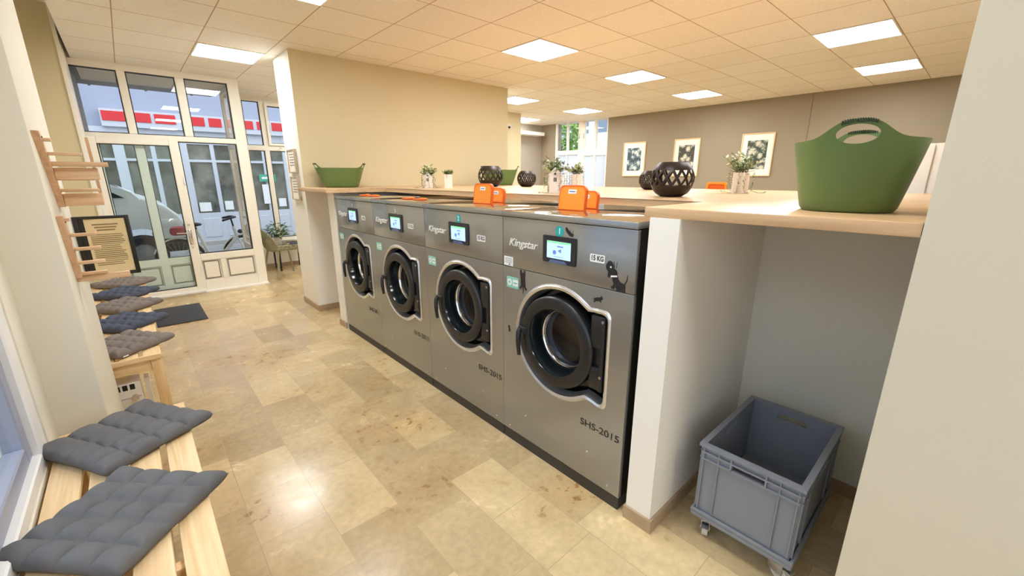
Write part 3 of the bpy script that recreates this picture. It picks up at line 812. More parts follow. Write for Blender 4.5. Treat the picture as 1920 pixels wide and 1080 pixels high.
    if tag_label:
        q = part('info_label', 'info', lambda: plate_mesh('info_label', [rrect(-0.416, -0.341, 1.115, 1.167, 0.002)], 0.0008, 0, onfront(0, 0, 0.0008)), M_sticker)
        part('print', 'infop', lambda: flat_shapes('print', [rrect(-0.408, -0.350, 1.156 - 0.008 * k, 1.158 - 0.008 * k, 0.0005) for k in range(4)] + [rrect(-0.375, -0.365, 1.119, 1.127, 0.0005)], 0.0004, onfront(0, 0, 0.0013)), M_bluetab, q)
    if dogs:
        P = []
        P += [ellip_poly(0.300, 1.212, 0.020, 0.030, 0.2), ellip_poly(0.318, 1.192, 0.022, 0.018, -0.5), ellip_poly(0.298, 1.183, 0.009, 0.020, -0.3), ellip_poly(0.288, 1.214, 0.012, 0.018)]
        P += [stroke((0.322, 1.180), (0.335, 1.150), 0.015, 0.017), ellip_poly(0.345, 1.140, 0.019, 0.032, 0.75), ellip_poly(0.364, 1.134, 0.020, 0.018)]
        P += [stroke((0.330, 1.142), (0.320, 1.124), 0.007, 0.006), ellip_poly(0.319, 1.124, 0.010, 0.008), stroke((0.352, 1.128), (0.348, 1.117), 0.007, 0.006), ellip_poly(0.347, 1.1175, 0.011, 0.006), stroke((0.370, 1.126), (0.372, 1.118), 0.007, 0.006), ellip_poly(0.374, 1.1175, 0.011, 0.006)]
        P += [stroke((0.376, 1.144), (0.388, 1.166), 0.003, 0.0025), stroke((0.388, 1.166), (0.390, 1.192), 0.0025, 0.001), stroke((0.322, 1.215), (0.316, 1.242), 0.001, 0.0006), stroke((0.330, 1.212), (0.334, 1.240), 0.001, 0.0006)]
        dg = part('dog_sticker', 'dog1', lambda: flat_shapes('dog_sticker', P, 0.0006, onfront(0, 0, 0.0004)), M_inktext, label='largest black dog sticker, with a white collar')
        part('collar', 'collar', lambda: flat_shapes('collar', [stroke((0.306, 1.173), (0.338, 1.178), 0.0035, 0.0035)], 0.0006, onfront(0, 0, 0.0020)), M_sticker, dg)
        part('eye', 'dogeye', lambda: flat_shapes('eye', [circ(0.303, 1.214, 0.004, 10)], 0.0006, onfront(0, 0, 0.0020)), M_sticker, dg)
        Q = [stroke((-0.262, 1.072), (-0.258, 1.012), 0.017, 0.019), ellip_poly(-0.262, 1.080, 0.022, 0.012), stroke((-0.275, 1.080), (-0.278, 1.106), 0.006, 0.007), stroke((-0.250, 1.080), (-0.247, 1.106), 0.006, 0.007),
             stroke((-0.272, 1.015), (-0.284, 1.000), 0.006, 0.007), stroke((-0.246, 1.015), (-0.232, 0.998), 0.006, 0.007), stroke((-0.259, 1.012), (-0.258, 0.972), 0.005, 0.001)]
        part('dog_sticker', 'dog2', lambda: flat_shapes('dog_sticker', Q, 0.0006, onfront(0, 0, 0.0004)), M_inktext, label='black dog sticker hanging by its paws')
        R_ = [ellip_poly(0.042, 1.354, 0.008, 0.013, 0.5), stroke((0.044, 1.350), (0.066, 1.334), 0.008, 0.010), ellip_poly(0.072, 1.332, 0.013, 0.008), stroke((0.066, 1.338), (0.064, 1.358), 0.0014, 0.0008), stroke((0.078, 1.336), (0.082, 1.352), 0.0012, 0.0008), ellip_poly(0.074, 1.327, 0.010, 0.003)]
        part('dog_sticker', 'dog3', lambda: flat_shapes('dog_sticker', R_, 0.0006, onfront(0, 0, 0.0004)), M_inktext, label='small black dog sticker beside the number')
        S_ = [ellip_poly(0.240, 1.052, 0.020, 0.009, 0.3), ellip_poly(0.261, 1.060, 0.009, 0.008), stroke((0.262, 1.066), (0.264, 1.074), 0.003, 0.001), stroke((0.228, 1.048), (0.222, 1.034), 0.004, 0.003), stroke((0.250, 1.052), (0.262, 1.042), 0.004, 0.003), stroke((0.224, 1.054), (0.214, 1.050), 0.002, 0.001)]
        part('dog_sticker', 'dog4', lambda: flat_shapes('dog_sticker', S_, 0.0006, onfront(0, 0, 0.0004)), M_inktext, label='small running black dog sticker above the door')
        T_ = [ellip_poly(-0.377, 0.750, 0.007, 0.009), ellip_poly(-0.372, 0.735, 0.007, 0.010, 0.4), stroke((-0.376, 0.730), (-0.380, 0.718), 0.003, 0.002), stroke((-0.368, 0.730), (-0.364, 0.720), 0.003, 0.002), stroke((-0.372, 0.745), (-0.362, 0.756), 0.002, 0.001)]
        part('dog_sticker', 'dog5', lambda: flat_shapes('dog_sticker', T_, 0.0006, onfront(0, 0, 0.0004)), M_inktext, label='tiny black dog sticker left of the door')
    # detergent hopper lids on the top
    for (x, y0, y1, h, is_open) in lids:
        if is_open:
            lean = Matrix.Translation((x, 0, 1.4205)) @ Matrix.Rotation(radians(7), 4, 'Y')
            M = lean @ Matrix(((0, 0, -1, 0), (-1, 0, 0, 0), (0, 1, 0, 0), (0, 0, 0, 1)))
            def shape(i): return [(-y1 + i * 0.4, i * 0.0), (-y0 - i * 0.4, i * 0.0)] + [(-y0 - i - 0.03 + 0.03 * cos(radians(a)), h - i - 0.03 + 0.03 * sin(radians(a))) for a in range(0, 91, 15)] + [(-y1 + i + 0.03 + 0.03 * cos(radians(a)), h - i - 0.03 + 0.03 * sin(radians(a))) for a in range(90, 181, 15)]
            L_ = link('dispenser_lid', plate_mesh('dispenser_lid', [shape(0.004)], 0.005, 0.001, M @ Matrix.Translation((0, 0, -0.002))), M_orange, t)
            L_['label'] = 'raised orange hopper lid'
            link('lid_rim', plate_mesh('lid_rim', [shape(0), shape(0.006)[::1]], 0.020, 0.001, M @ Matrix.Translation((0, 0, -0.008))), M_orange_d, L_)
            yc_ = (y0 + y1) / 2
            lb = link('lid_label', plate_mesh('lid_label', [rrect(-yc_ - 0.028, -yc_ + 0.028, h - 0.045, h - 0.022, 0.002)], 0.001, 0, M @ Matrix.Translation((0, 0, 0.0022))), M_sticker, L_)
            link('lid_print', flat_shapes('lid_print', [rrect(-yc_ - 0.02, -yc_ + 0.02, h - 0.036, h - 0.031, 0.001)], 0.0004, M @ Matrix.Translation((0, 0, 0.0029))), M_bluetab, L_)
            MB().box(x - 0.004, x + 0.02, y0, y1, 1.4195, 1.426, 0.001).build('hopper_rim', M_orange_d, L_)
        else:
            L_ = MB().box(x - h, x, y0, y1, 1.4195, 1.432, 0.004).build('dispenser_lid', M_orange_d, t)
            L_['label'] = 'closed orange hopper lid'
            MB().box(x - 0.004, x + 0.014, y0 + 0.01, y1 - 0.01, 1.4195, 1.436, 0.003).build('lid_hinge', M_orange, L_)
    return t

YC = [1.348, 2.202, 3.056, 3.910]
m1 = machine(YC[0], '1', True, 'grey washing machine with black dog stickers and a number 1 badge, nearest the crate niche',
             [(0.269, 0.075, 0.258, 0.134, True), (0.449, 0.128, 0.30, 0.10, True)], dogs=True, tag_label=True)
m2 = machine(YC[1], '2', True, 'grey washing machine with a teal number 2 badge and two raised orange lids',
             [(0.269, 0.010, 0.200, 0.134, True), (0.449, 0.092, 0.26, 0.10, True)])
m3 = machine(YC[2], '3', False, 'grey washing machine marked 3 with closed orange lids, between machines 2 and 4',
             [(0.20, 0.06, 0.16, 0.06, False), (0.20, -0.14, -0.03, 0.06, False)])
m4 = machine(YC[3], '4', False, 'grey washing machine marked 4 beside the far white counter end panel',
             [(0.20, 0.06, 0.16, 0.06, False), (0.20, -0.14, -0.03, 0.06, False)])
# one more machine behind the counter, back to back; only its raised lid shows
mb_ = empty('washing_machine', (4.72, 1.80, 0), 'washing machine behind the counter showing only its raised orange lid past the black lattice bowl', 'washing machine', None, pi)
for nm, key, m in (('cabinet', 'cab', M_dark), ('plinth', 'plinth', M_plinth), ('front_panel', 'fp', M_steel), ('control_panel', 'cp', M_steel), ('bezel', 'bz', M_bezel), ('door', 'door', M_black), ('drum_front', 'df', M_blackg)):
    link(nm, MC[key], m, mb_)
MB().box(-0.008, 0.46, -W2, W2, 1.390, 1.420, 0.003).build('top_panel', M_steel_top, mb_)
Mx = Matrix.Translation((0.32, -0.02, 1.4205)) @ Matrix(((0, 0, 1, 0), (1, 0, 0, 0), (0, 1, 0, 0), (0, 0, 0, 1)))
sh = lambda i: [(-0.10 + i, 0), (0.10 - i, 0)] + [(0.075 - i + 0.025 * cos(radians(a)), 0.125 - i - 0.025 + 0.025 * sin(radians(a))) for a in range(0, 91, 15)] + [(-0.075 + i + 0.025 * cos(radians(a)), 0.125 - i - 0.025 + 0.025 * sin(radians(a))) for a in range(90, 181, 15)]
L_ = link('dispenser_lid', plate_mesh('dispenser_lid', [sh(0)], 0.006, 0.001, Mx), M_orange_d, mb_)
L_['label'] = 'raised orange hopper lid'
link('lid_rim', plate_mesh('lid_rim', [sh(0), sh(0.02)], 0.016, 0.001, Mx), M_orange, L_)

# ------------------------------------------------------------------ green tubs
def tub_mesh():
    nA, H0 = 160, 0.25
    mb = MB()
    def prof(a, t, inset):
        ax = (0.205 + (0.310 - 0.205) * (t ** 0.9)) - inset
        by = (0.185 + (0.250 - 0.185) * (t ** 0.9)) - inset
        c, s = cos(a), sin(a); e = 2 / 2.35
        x = ax * math.copysign(abs(c) ** e, c); y = by * math.copysign(abs(s) ** e, s)
        bump = math.exp(-((abs(y) / 0.115) ** 3.2)) if abs(c) > 0.3 else 0
        top = H0 + 0.060 * bump
        return (x, y, t * top)
    ts = [0.0, 0.02, 0.06, 0.15, 0.3, 0.45, 0.6, 0.72, 0.82, 0.90, 0.95, 0.985, 1.0]
    rings = []
    for t in ts:
        k = 0.012 * max(0, 1 - t / 0.06) ** 2
        rings.append([mb.b.verts.new(prof(2 * pi * i / nA, t, k)) for i in range(nA)])
    rings.append([mb.b.verts.new([*prof(2 * pi * i / nA, 1.0, 0.007)]) for i in range(nA)])
    for t in reversed(ts[:-1]):
        if t < 0.02: t = 0.02
        rings.append([mb.b.verts.new(prof(2 * pi * i / nA, t, 0.007 + 0.012 * max(0, 1 - t / 0.06) ** 2)) for i in range(nA)])
    for A, B in zip(rings, rings[1:]):
        for i in range(nA): mb.b.faces.new((A[i], A[(i + 1) % nA], B[(i + 1) % nA], B[i]))
    mb.b.faces.new(rings[0][::-1]); mb.b.faces.new(rings[-1])
    base = mb.mesh('tub', 40)
    o = bpy.data.objects.new('tmp', base); COL.objects.link(o)
    cm = MB().prism(ellip_poly(0, 0.264, 0.074, 0.031, 0, 40), -0.6, 0.6, 'X').mesh('cut', 40)
    c = bpy.data.objects.new('tmpc', cm); COL.objects.link(c)
    md = o.modifiers.new('b', 'BOOLEAN'); md.object = c; md.operation = 'DIFFERENCE'; md.solver = 'EXACT'
    me = eval_mesh(o, 'tub'); me.name = 'tub'
    bpy.data.objects.remove(o); bpy.data.objects.remove(c)
    me.materials.clear()
    shade(me, 38)
    return me
TUB = tub_mesh()
def grip_mesh(sg):
    mb = MB()
    for k in range(15):
        y = -0.058 + 0.116 * k / 14
        zt = 0.25 + 0.060 * math.exp(-((abs(y) / 0.115) ** 3.2)); zb = 0.264 + 0.031 * sqrt(max(0, 1 - (y / 0.07) ** 2))
        xt = sg * 0.3055
        mb.box(xt - 0.009, xt + 0.009, y - 0.0022, y + 0.0022, max(zb + 0.004, zt - 0.010), zt + 0.002, 0.001, 1)
    return mb.mesh('grip', 30)
GR = [grip_mesh(1), grip_mesh(-1)]
def tub(loc, rz, label, s=0.86, sz=0.84):
    t = empty('laundry_basket', loc, label, 'basket', 'green plastic laundry tubs on the counter', rz)
    t.scale = (s, s, sz)
    link('tub', TUB, M_greentub, t)
    for g in GR: link('grip', g, M_greendk, t)
    return t
tub((1.92, 0.33, 1.482), radians(8), 'big green plastic laundry tub beside the right pier, its handle facing the viewer', 0.735, 0.93)
tub((1.83, 4.93, 1.482), radians(-32), 'green plastic laundry tub on the far left end of the counter by the beige wall')
tub((4.02, 4.72, 1.482), radians(-40), 'green plastic laundry tub half hidden behind the two far black lattice bowls')

# ------------------------------------------------------------------ black lattice bowls
def bowl_mesh():
    R, RT = 0.125, 0.078
    def rad(z):      # z in 0..0.205
        c = 0.104
        return max(0.062 if z < 0.03 else 0.0, sqrt(max(0, R * R - ((z - c) * 1.0) ** 2)))
    mb = MB()
    # solid lower bowl (outside + inside)
    pr = [(0.0002, 0.0), (0.058, 0.0), (0.066, 0.004)] + [(rad(z), z) for z in (0.02, 0.035, 0.05, 0.060, 0.066)]
    pin = [(r - 0.005, z + 0.001) for r, z in reversed(pr[3:])] + [(0.055, 0.008), (0.0002, 0.007)]
    mb.lathe(pr + pin, 64, 'Z')
    up = [(rad(z), z) for z in (0.156, 0.163, 0.172, 0.182, 0.191, 0.198)]
    upin = [(r - 0.005, z) for r, z in reversed(up)]
    ring = up + [(up[-1][0] - 0.002, 0.201)] + upin
    mb.lathe(ring + [ring[0]], 64, 'Z')
    n = 14
    for sg in (1, -1):
        for k in range(n):
            a0 = 2 * pi * k / n; L = []
            for j in range(9):
                z = 0.064 + (0.158 - 0.064) * j / 8; a = a0 + sg * (2 * pi / n) * 1.0 * j / 8
                r = rad(z) - 0.0025
                L.append((a, z, r))
            prev = None
            hw = 0.0068
            for a, z, r in L:
                dz = 0.0
                q = [mb.b.verts.new(((r + o) * cos(a + w * hw / r), (r + o) * sin(a + w * hw / r), z)) for o, w in ((0.0027, -1), (0.0027, 1), (-0.0027, 1), (-0.0027, -1))]
                if prev:
                    for i in range(4): mb.b.faces.new((prev[i], prev[(i + 1) % 4], q[(i + 1) % 4], q[i]))
                prev = q
    return mb.mesh('lattice_bowl', 40)
BOWL = bowl_mesh()
def bowl(x, y, s, label):
    o = link('lattice_bowl', BOWL if s == 1 else BOWL, M_lantern, None, (x, y, 1.482))
    o.scale = (s, s, s)
    props(o, label, 'lantern bowl', 'black lattice lantern bowls on the counter')
bowl(2.46, 1.285, 1.0, 'large black lattice bowl in front of the middle framed print, nearest of the lattice bowls')
bowl(3.62, 2.10, 0.84, 'black lattice bowl peeking out behind the nearest lattice bowl')
bowl(3.22, 3.95, 1.18, 'black lattice bowl directly behind the raised lids of machine 2')
bowl(3.55, 3.68, 0.90, 'black lattice bowl right of the half hidden green tub')

# ------------------------------------------------------------------ planters with greenery
def leaf(mb, p, d, L, w):
    d = Vector(d).normalized(); s = d.cross(Vector((0, 0, 1)))
    if s.length < 0.05: s = Vector((1, 0, 0))
    s.normalize(); n = s.cross(d)
    p = Vector(p)
    a, b_, c, e = p, p + d * L * 0.5 + s * w - n * w * 0.3, p + d * L, p + d * L * 0.5 - s * w - n * w * 0.3
    m = p + d * L * 0.5 + n * w * 0.15
    v = [mb.b.verts.new(q) for q in (a, b_, c, e, m)]
    mb.b.faces.new((v[0], v[1], v[4])); mb.b.faces.new((v[1], v[2], v[4])); mb.b.faces.new((v[2], v[3], v[4])); mb.b.faces.new((v[3], v[0], v[4]))

def greenery(t, w, d, h, seed, spread=0.085, high=0.11, trail=True):
    R = random.Random(seed)
    lf, pale, st = MB(), MB(), MB()
    for i in range(46):
        a = R.uniform(0, 2 * pi); e = R.uniform(0.35, 1.45); L = R.uniform(0.5, 1.0) * high
        b0 = Vector((R.uniform(-w, w) * 0.35, R.uniform(-d, d) * 0.35, h))
        dv = Vector((cos(a) * cos(e), sin(a) * cos(e), sin(e)))
        tip = b0 + dv * L
        st.tube([b0, b0 + dv * L * 0.5 + Vector((0, 0, 0.006)), tip], 0.0012, 4)
        for k in range(5):
            f = 0.35 + 0.65 * k / 4; p = b0 + dv * L * f
            ld = Vector((R.uniform(-1, 1), R.uniform(-1, 1), R.uniform(-0.2, 0.9)))
            leaf(pale if (i % 3 == 0) else lf, p, ld, R.uniform(0.022, 0.042), R.uniform(0.007, 0.012))
    if trail:
        for i in range(9):
            a = 2 * pi * i / 9 + R.uniform(-0.3, 0.3)
            rx, ry = (w / 2 + 0.012) * 1.1, (d / 2 + 0.012) * 1.1
            o = Vector((cos(a) * rx * 1.15, sin(a) * ry * 1.15, 0))
            low = R.uniform(0.012, h * 0.5)
            pts = [Vector((o.x * 0.4, o.y * 0.4, h + 0.005)), Vector((o.x, o.y, h + 0.012))]
            z = h
            while z > low:
                z -= 0.016; pts.append(Vector((o.x + R.uniform(-0.006, 0.006), o.y + R.uniform(-0.006, 0.006), z)))
            if low < 0.04:
                pts.append(Vector((o.x * 1.6, o.y * 1.6, 0.006))); pts.append(Vector((o.x * 2.1, o.y * 2.1, 0.006)))
            st.tube(pts, 0.0012, 4)
            for p in pts[2:]:
                for q in range(2):
                    leaf(lf if R.random() < 0.7 else pale, p + Vector((0, 0, 0.002)), (R.uniform(-1, 1), R.uniform(-1, 1), R.uniform(0, 0.5)), R.uniform(0.012, 0.02), 0.005)
    lf.build('foliage', M_leaf, t, ang=0); pale.build('blossom', M_leaf_p, t, ang=0, label='pale cream leaves'); st.build('stems', M_vine, t, ang=60)

def planter(loc, rz, label, house, w, d, h, seed, **k):
    t = empty('potted_plant', loc, label, 'potted plant', 'small white planters with trailing greenery on the counter', rz)
    mb = MB()
    if house:
        hw = w / 2; top = h; ev = h * 0.72
        outer = [(-hw, 0), (hw, 0), (hw, ev), (hw + 0.006, ev - 0.004), (0.0, top + 0.004), (-hw - 0.006, ev - 0.004), (-hw, ev)]
        mb.prism(outer, -d / 2, -d / 2 + 0.006, 'Y')
        mb.box(-hw, -hw + 0.006, -d / 2, d / 2, 0, ev).box(hw - 0.006, hw, -d / 2, d / 2, 0, ev).box(-hw, hw, d / 2 - 0.006, d / 2, 0, ev).box(-hw, hw, -d / 2, d / 2, 0, 0.006)
        mb.build('pot', M_ceramic, t, ang=30)
        wd = MB()
        wd.cyl((0, -d / 2 - 0.001, ev + 0.008), (0, -d / 2 + 0.001, ev + 0.008), 0.007, n=14)
        for sx in (-0.006, 0.006): wd.box(sx - 0.0042, sx + 0.0042, -d / 2 - 0.001, -d / 2 + 0.001, ev - 0.048, ev - 0.018)
        wd.build('window_cutout', M_soil, t, ang=30)
        hh = ev
    else:
        mb.box(-w / 2, -w / 2 + 0.006, -d / 2, d / 2, 0, h).box(w / 2 - 0.006, w / 2, -d / 2, d / 2, 0, h).box(-w / 2 + 0.006, w / 2 - 0.006, -d / 2, -d / 2 + 0.006, 0, h).box(-w / 2 + 0.006, w / 2 - 0.006, d / 2 - 0.006, d / 2, 0, h).box(-w / 2, w / 2, -d / 2, d / 2, 0, 0.006)
        mb.build('pot', M_ceramic, t, ang=30); hh = h
    MB().box(-w / 2 + 0.006, w / 2 - 0.006, -d / 2 + 0.006, d / 2 - 0.006, 0.006, hh - 0.012).build('soil', M_soil, t, ang=0)
    greenery(t, w, d, hh, seed, **k)
    return t
planter((3.30, 1.20, 1.482), radians(-65), 'white rectangular planter with trailing vine before the framed print nearest the right pier', False, 0.10, 0.09, 0.145, 3, high=0.15)
planter((2.36, 2.14, 1.482), radians(-52), 'white house-shaped planter directly behind the lids of machine 1', True, 0.105, 0.09, 0.18, 5, high=0.14)
planter((3.25, 2.68, 1.482), radians(-52), 'small white planter behind the house-shaped planter, in front of the far window', False, 0.09, 0.09, 0.14, 9)
planter((2.335, 3.885, 1.482), radians(-38), 'white house-shaped planter against the beige partition, left of the plain planter', True, 0.08, 0.08, 0.165, 11)
planter((2.48, 3.73, 1.482), radians(-38), 'plain white block planter against the beige partition beside a house planter', False, 0.075, 0.06, 0.14, 13, high=0.03, trail=False)

# ------------------------------------------------------------------ framed prints on the taupe wall
def print_frame(y0, y1, z0, z1, label, arts, seed):
    yc, zc = (y0 + y1) / 2, (z0 + z1) / 2; w, h = y1 - y0, z1 - z0
    t = empty('framed_picture', (8.5, yc, zc), label, 'picture', 'light wood framed botanical prints')
    f = MB(); e = 0.018
    f.box(-0.025, 0, -w / 2, w / 2, -h / 2, -h / 2 + e, 0.002).box(-0.025, 0, -w / 2, w / 2, h / 2 - e, h / 2, 0.002)
    f.box(-0.025, 0, -w / 2, -w / 2 + e, -h / 2 + e, h / 2 - e, 0.002).box(-0.025, 0, w / 2 - e, w / 2, -h / 2 + e, h / 2 - e, 0.002)
    f.build('frame', M_pineZ, t)
    MB().box(-0.012, -0.002, -w / 2 + e, w / 2 - e, -h / 2 + e, h / 2 - e).build('mount', M_mount, t, ang=0)
    MB().box(-0.0135, -0.012, -w * 0.31, w * 0.31, -h * 0.335, h * 0.335).build('print', arts, t, ang=0)
print_frame(5.10, 5.65, 1.605, 2.33, 'framed blue-green leaf print on the taupe wall nearest the far window', art_mat('art_blue', srgb(60, 80, 90), srgb(120, 140, 150), srgb(214, 220, 214), 1.3), 1)
print_frame(3.92, 4.45, 1.605, 2.33, 'framed grey leaf print on the taupe wall above the large lattice bowl', art_mat('art_grey', srgb(70, 70, 62), srgb(140, 138, 120), srgb(222, 218, 200), 4.1), 2)
print_frame(2.62, 3.155, 1.605, 2.345, 'framed dark green leaf print on the taupe wall behind the blooming planter', art_mat('art_green', srgb(58, 68, 56), srgb(120, 124, 108), srgb(206, 204, 186), 7.7), 3)

# two framed sheets on the end of the beige partition
for z0, z1, lab in ((1.64, 1.905, 'upper small framed sheet on the white end of the beige partition'), (1.33, 1.60, 'lower small framed sheet on the white end of the beige partition')):
    t = empty('framed_picture', (1.516, 5.50, (z0 + z1) / 2), lab, 'picture', 'small framed sheets on the partition end')
    h = (z1 - z0) / 2; f = MB()
    f.box(-0.03, 0, -0.14, 0.14, -h, -h + 0.015, 0.002).box(-0.03, 0, -0.14, 0.14, h - 0.015, h, 0.002).box(-0.03, 0, -0.14, -0.125, -h, h, 0.002).box(-0.03, 0, 0.125, 0.14, -h, h, 0.002)
    f.build('frame', mat('frame_greywood', srgb(190, 172, 150), 0.5), t)
    MB().box(-0.022, -0.004, -0.125, 0.125, -h + 0.015, h - 0.015).build('sheet', M_mount, t, ang=0)
    m_ = MB()
    for k in range(5): m_.box(-0.0235, -0.022, -0.09, 0.09 - 0.02 * (k % 2), h - 0.06 - 0.03 * k, h - 0.052 - 0.03 * k)
    m_.build('print', mat('print_grey', srgb(150, 145, 140), 0.7), t, ang=0)

# security camera high on the cream pier
t = empty('mounted_camera', (6.17, 6.985, 2.61), 'small white security camera high on the cream pier in the far room', 'camera')
MB().cyl((0, 0.015, 0), (0, -0.03, 0), 0.055, n=24).sph((0, -0.035, -0.005), 0.05, 10).build('housing', M_frame_w, t)
MB().cyl((-0.02, -0.07, -0.015), (-0.028, -0.095, -0.022), 0.022, n=20).build('lens', M_gasket, t)

# white tall cabinet beyond the right end of the counter
t = empty('cabinet', (4.9, 0.46, 0), 'tall white cabinet seen between the big green tub and the right pier', 'cabinet')
MB().box(-0.28, 0.28, -0.30, 0.28, 0.05, 1.845, 0.006).build('body', mat('cabinet_white', srgb(248, 244, 236), 0.4), t)
MB().box(-0.298, -0.281, -0.137, 0.277, 0.08, 1.835, 0.003).build('door', mat('cabinet_white', srgb(248, 244, 236), 0.4), t)
MB().box(-0.26, 0.26, -0.28, 0.26, 0.0, 0.05).build('plinth', M_plinth, t)

# ------------------------------------------------------------------ benches
def bench(x0, x1, y0, y1, z, label, n=4):
    xc, yc = (x0 + x1) / 2, (y0 + y1) / 2
    t = empty('bench', (xc, yc, 0), label, 'bench', 'slatted pine benches along the left wall')
    w, l = (x1 - x0), (y1 - y0); gap = 0.022; pw = (w - gap * (n - 1)) / n
    for k in range(n):
        a = -w / 2 + k * (pw + gap)
        MB().box(a, a + pw, -l / 2 + 0.022, l / 2 - 0.022, z - 0.024, z, 0.004).build('plank', M_pineY, t)
    for s in (-1, 1):
        MB().box(-w / 2, w / 2, s * (l / 2 - 0.01) - 0.010, s * (l / 2 - 0.01) + 0.010, z - 0.034, z + 0.0, 0.003).build('end_board', M_pineX, t)
        MB().box(-w / 2 + 0.06, w / 2 - 0.062, s * (l / 2 - 0.045) - 0.012, s * (l / 2 - 0.045) + 0.012, z - 0.115, z - 0.034, 0.003).build('apron', M_pineX, t)
        MB().box(s * (w / 2 - 0.05) - 0.010, s * (w / 2 - 0.05) + 0.010, -l / 2 + 0.07, l / 2 - 0.07, z - 0.10, z - 0.026, 0.003).build('side_rail', M_pineY, t)
        for q in (-1, 1):
            cx, cy = s * (w / 2 - 0.031), q * (l / 2 - 0.045)
            MB().box(cx - 0.030, cx + 0.030, cy - 0.024, cy + 0.024, 0, z - 0.035, 0.004).build('leg', M_pineZ, t)
    for q in range(1, 2):
        MB().box(-w / 2 + 0.07, w / 2 - 0.07, -0.02, 0.02, z - 0.06, z - 0.025, 0.003).build('cross_rail', M_pineX, t)
    return t
BZ = 0.45
bench(-0.425, 0.032, 0.30, 2.63, BZ, 'slatted pine bench nearest the viewer beside the left window')
bench(-0.46, -0.016, 3.515, 6.40, BZ, 'slatted pine bench in the wall recess beyond the left pier')

# ------------------------------------------------------------------ cushions
def cushion_mesh(seed, S=0.41, n=4, N=65, m_=5):
    R = random.Random(seed)
    mb = MB(); top, bot = [], []
    for j in range(N):
        rt, rb = [], []
        for i in range(N):
            u, v = i / (N - 1), j / (N - 1)
            # pinched outline so the corners come to a point
            px = (u - 0.5) * (1 - 0.05 * (1 - (2 * v - 1) ** 2)); py = (v - 0.5) * (1 - 0.05 * (1 - (2 * u - 1) ** 2))
            x, y = px * S, py * S
            eu, ev = 1 - abs(2 * u - 1) ** 11, 1 - abs(2 * v - 1) ** 11
            edge = max(0, eu * ev) ** 0.42
            su, sv = abs(sin(pi * u * n)), abs(sin(pi * v * m_))
            if min(u, 1 - u) < 0.5 / n: su = 1
            if min(v, 1 - v) < 0.5 / m_: sv = 1
            q = (su ** 0.55) * (sv ** 0.55)
            # tufts pull hard at the crossings, seams between them are softer
            seam = 0.45 + 0.55 * max(su, sv) ** 0.5
            wr = mnoise.noise(Vector((u * 6 + seed * 3, v * 6, seed))) * 0.004 + mnoise.noise(Vector((u * 16 + seed, v * 16, seed * 2))) * 0.0022
            h = edge * (0.016 * seam + 0.022 * q + wr + 0.004)
            lift = 0.010 * (max(0, abs(2 * u - 1) + abs(2 * v - 1) - 1.55) / 0.45) ** 2
            z0 = 0.024
            rt.append(mb.b.verts.new((x, y, z0 + h + lift)))
            rb.append(mb.b.verts.new((x, y, z0 - edge * 0.024 + lift * 0.6)) if 0 < i < N - 1 and 0 < j < N - 1 else rt[-1])
        top.append(rt); bot.append(rb)
    for j in range(N - 1):
        for i in range(N - 1):
            mb.b.faces.new((top[j][i], top[j][i + 1], top[j + 1][i + 1], top[j + 1][i]))
            f = (bot[j][i], bot[j + 1][i], bot[j + 1][i + 1], bot[j][i + 1])
            if len(set(f)) >= 3 and not (f[0] is top[j][i] and f[1] is top[j + 1][i] and f[2] is top[j + 1][i + 1] and f[3] is top[j][i + 1]):
                try: mb.b.faces.new(f)
                except ValueError: pass
    return mb.mesh('seat_cushion', 60)
def cushion(loc, rz, label, m, seed, group, S=0.41, tag=False):
    o = link('seat_cushion', cushion_mesh(seed, S), m, None, loc)
    o.rotation_euler = (0, 0, rz)
    props(o, label, 'cushion', group)
    if tag:
        MB().box(-S * 0.40, -S * 0.32, -S / 2 + 0.006, -S / 2 + 0.010, 0.012, 0.020).build('care_tag', M_sticker, o, ang=0)
GN, GF = 'tufted seat cushions on the near bench', 'tufted seat cushions on the far bench'
cushion((-0.182, 2.385, BZ + 0.001), radians(32), 'grey tufted seat cushion on the near bench, at its end by the left pier', M_cush, 1, GN, 0.45)
cushion((-0.205, 1.772, BZ + 0.001), radians(-46), 'grey tufted seat cushion turned cornerwise in the middle of the near bench', M_cush, 2, GN, 0.44)
cushion((-0.23, 1.13, BZ + 0.001), radians(44), 'grey tufted seat cushion at the lower left picture corner, only its edge visible', M_cush, 3, GN, 0.42)
fl = ['brown-grey tufted cushion with a white tag at the near end of the recess bench', 'dark blue tufted cushion second from the near end of the recess bench', 'taupe tufted cushion in the middle of the recess bench',
      'blue-grey tufted cushion fourth along the recess bench', 'taupe tufted cushion at the far end of the recess bench by the storefront']
for k, (y, mm, rz) in enumerate(((3.80, M_cush_t, 38), (4.40, M_cush_b, 42), (5.00, M_cush_t, 40), (5.56, M_cush_b, 44), (6.13, M_cush_t, 42))):
    cushion((-0.195, y, BZ + 0.001), radians(rz), fl[k], mm, 10 + k, GF, 0.40, tag=(k == 0))

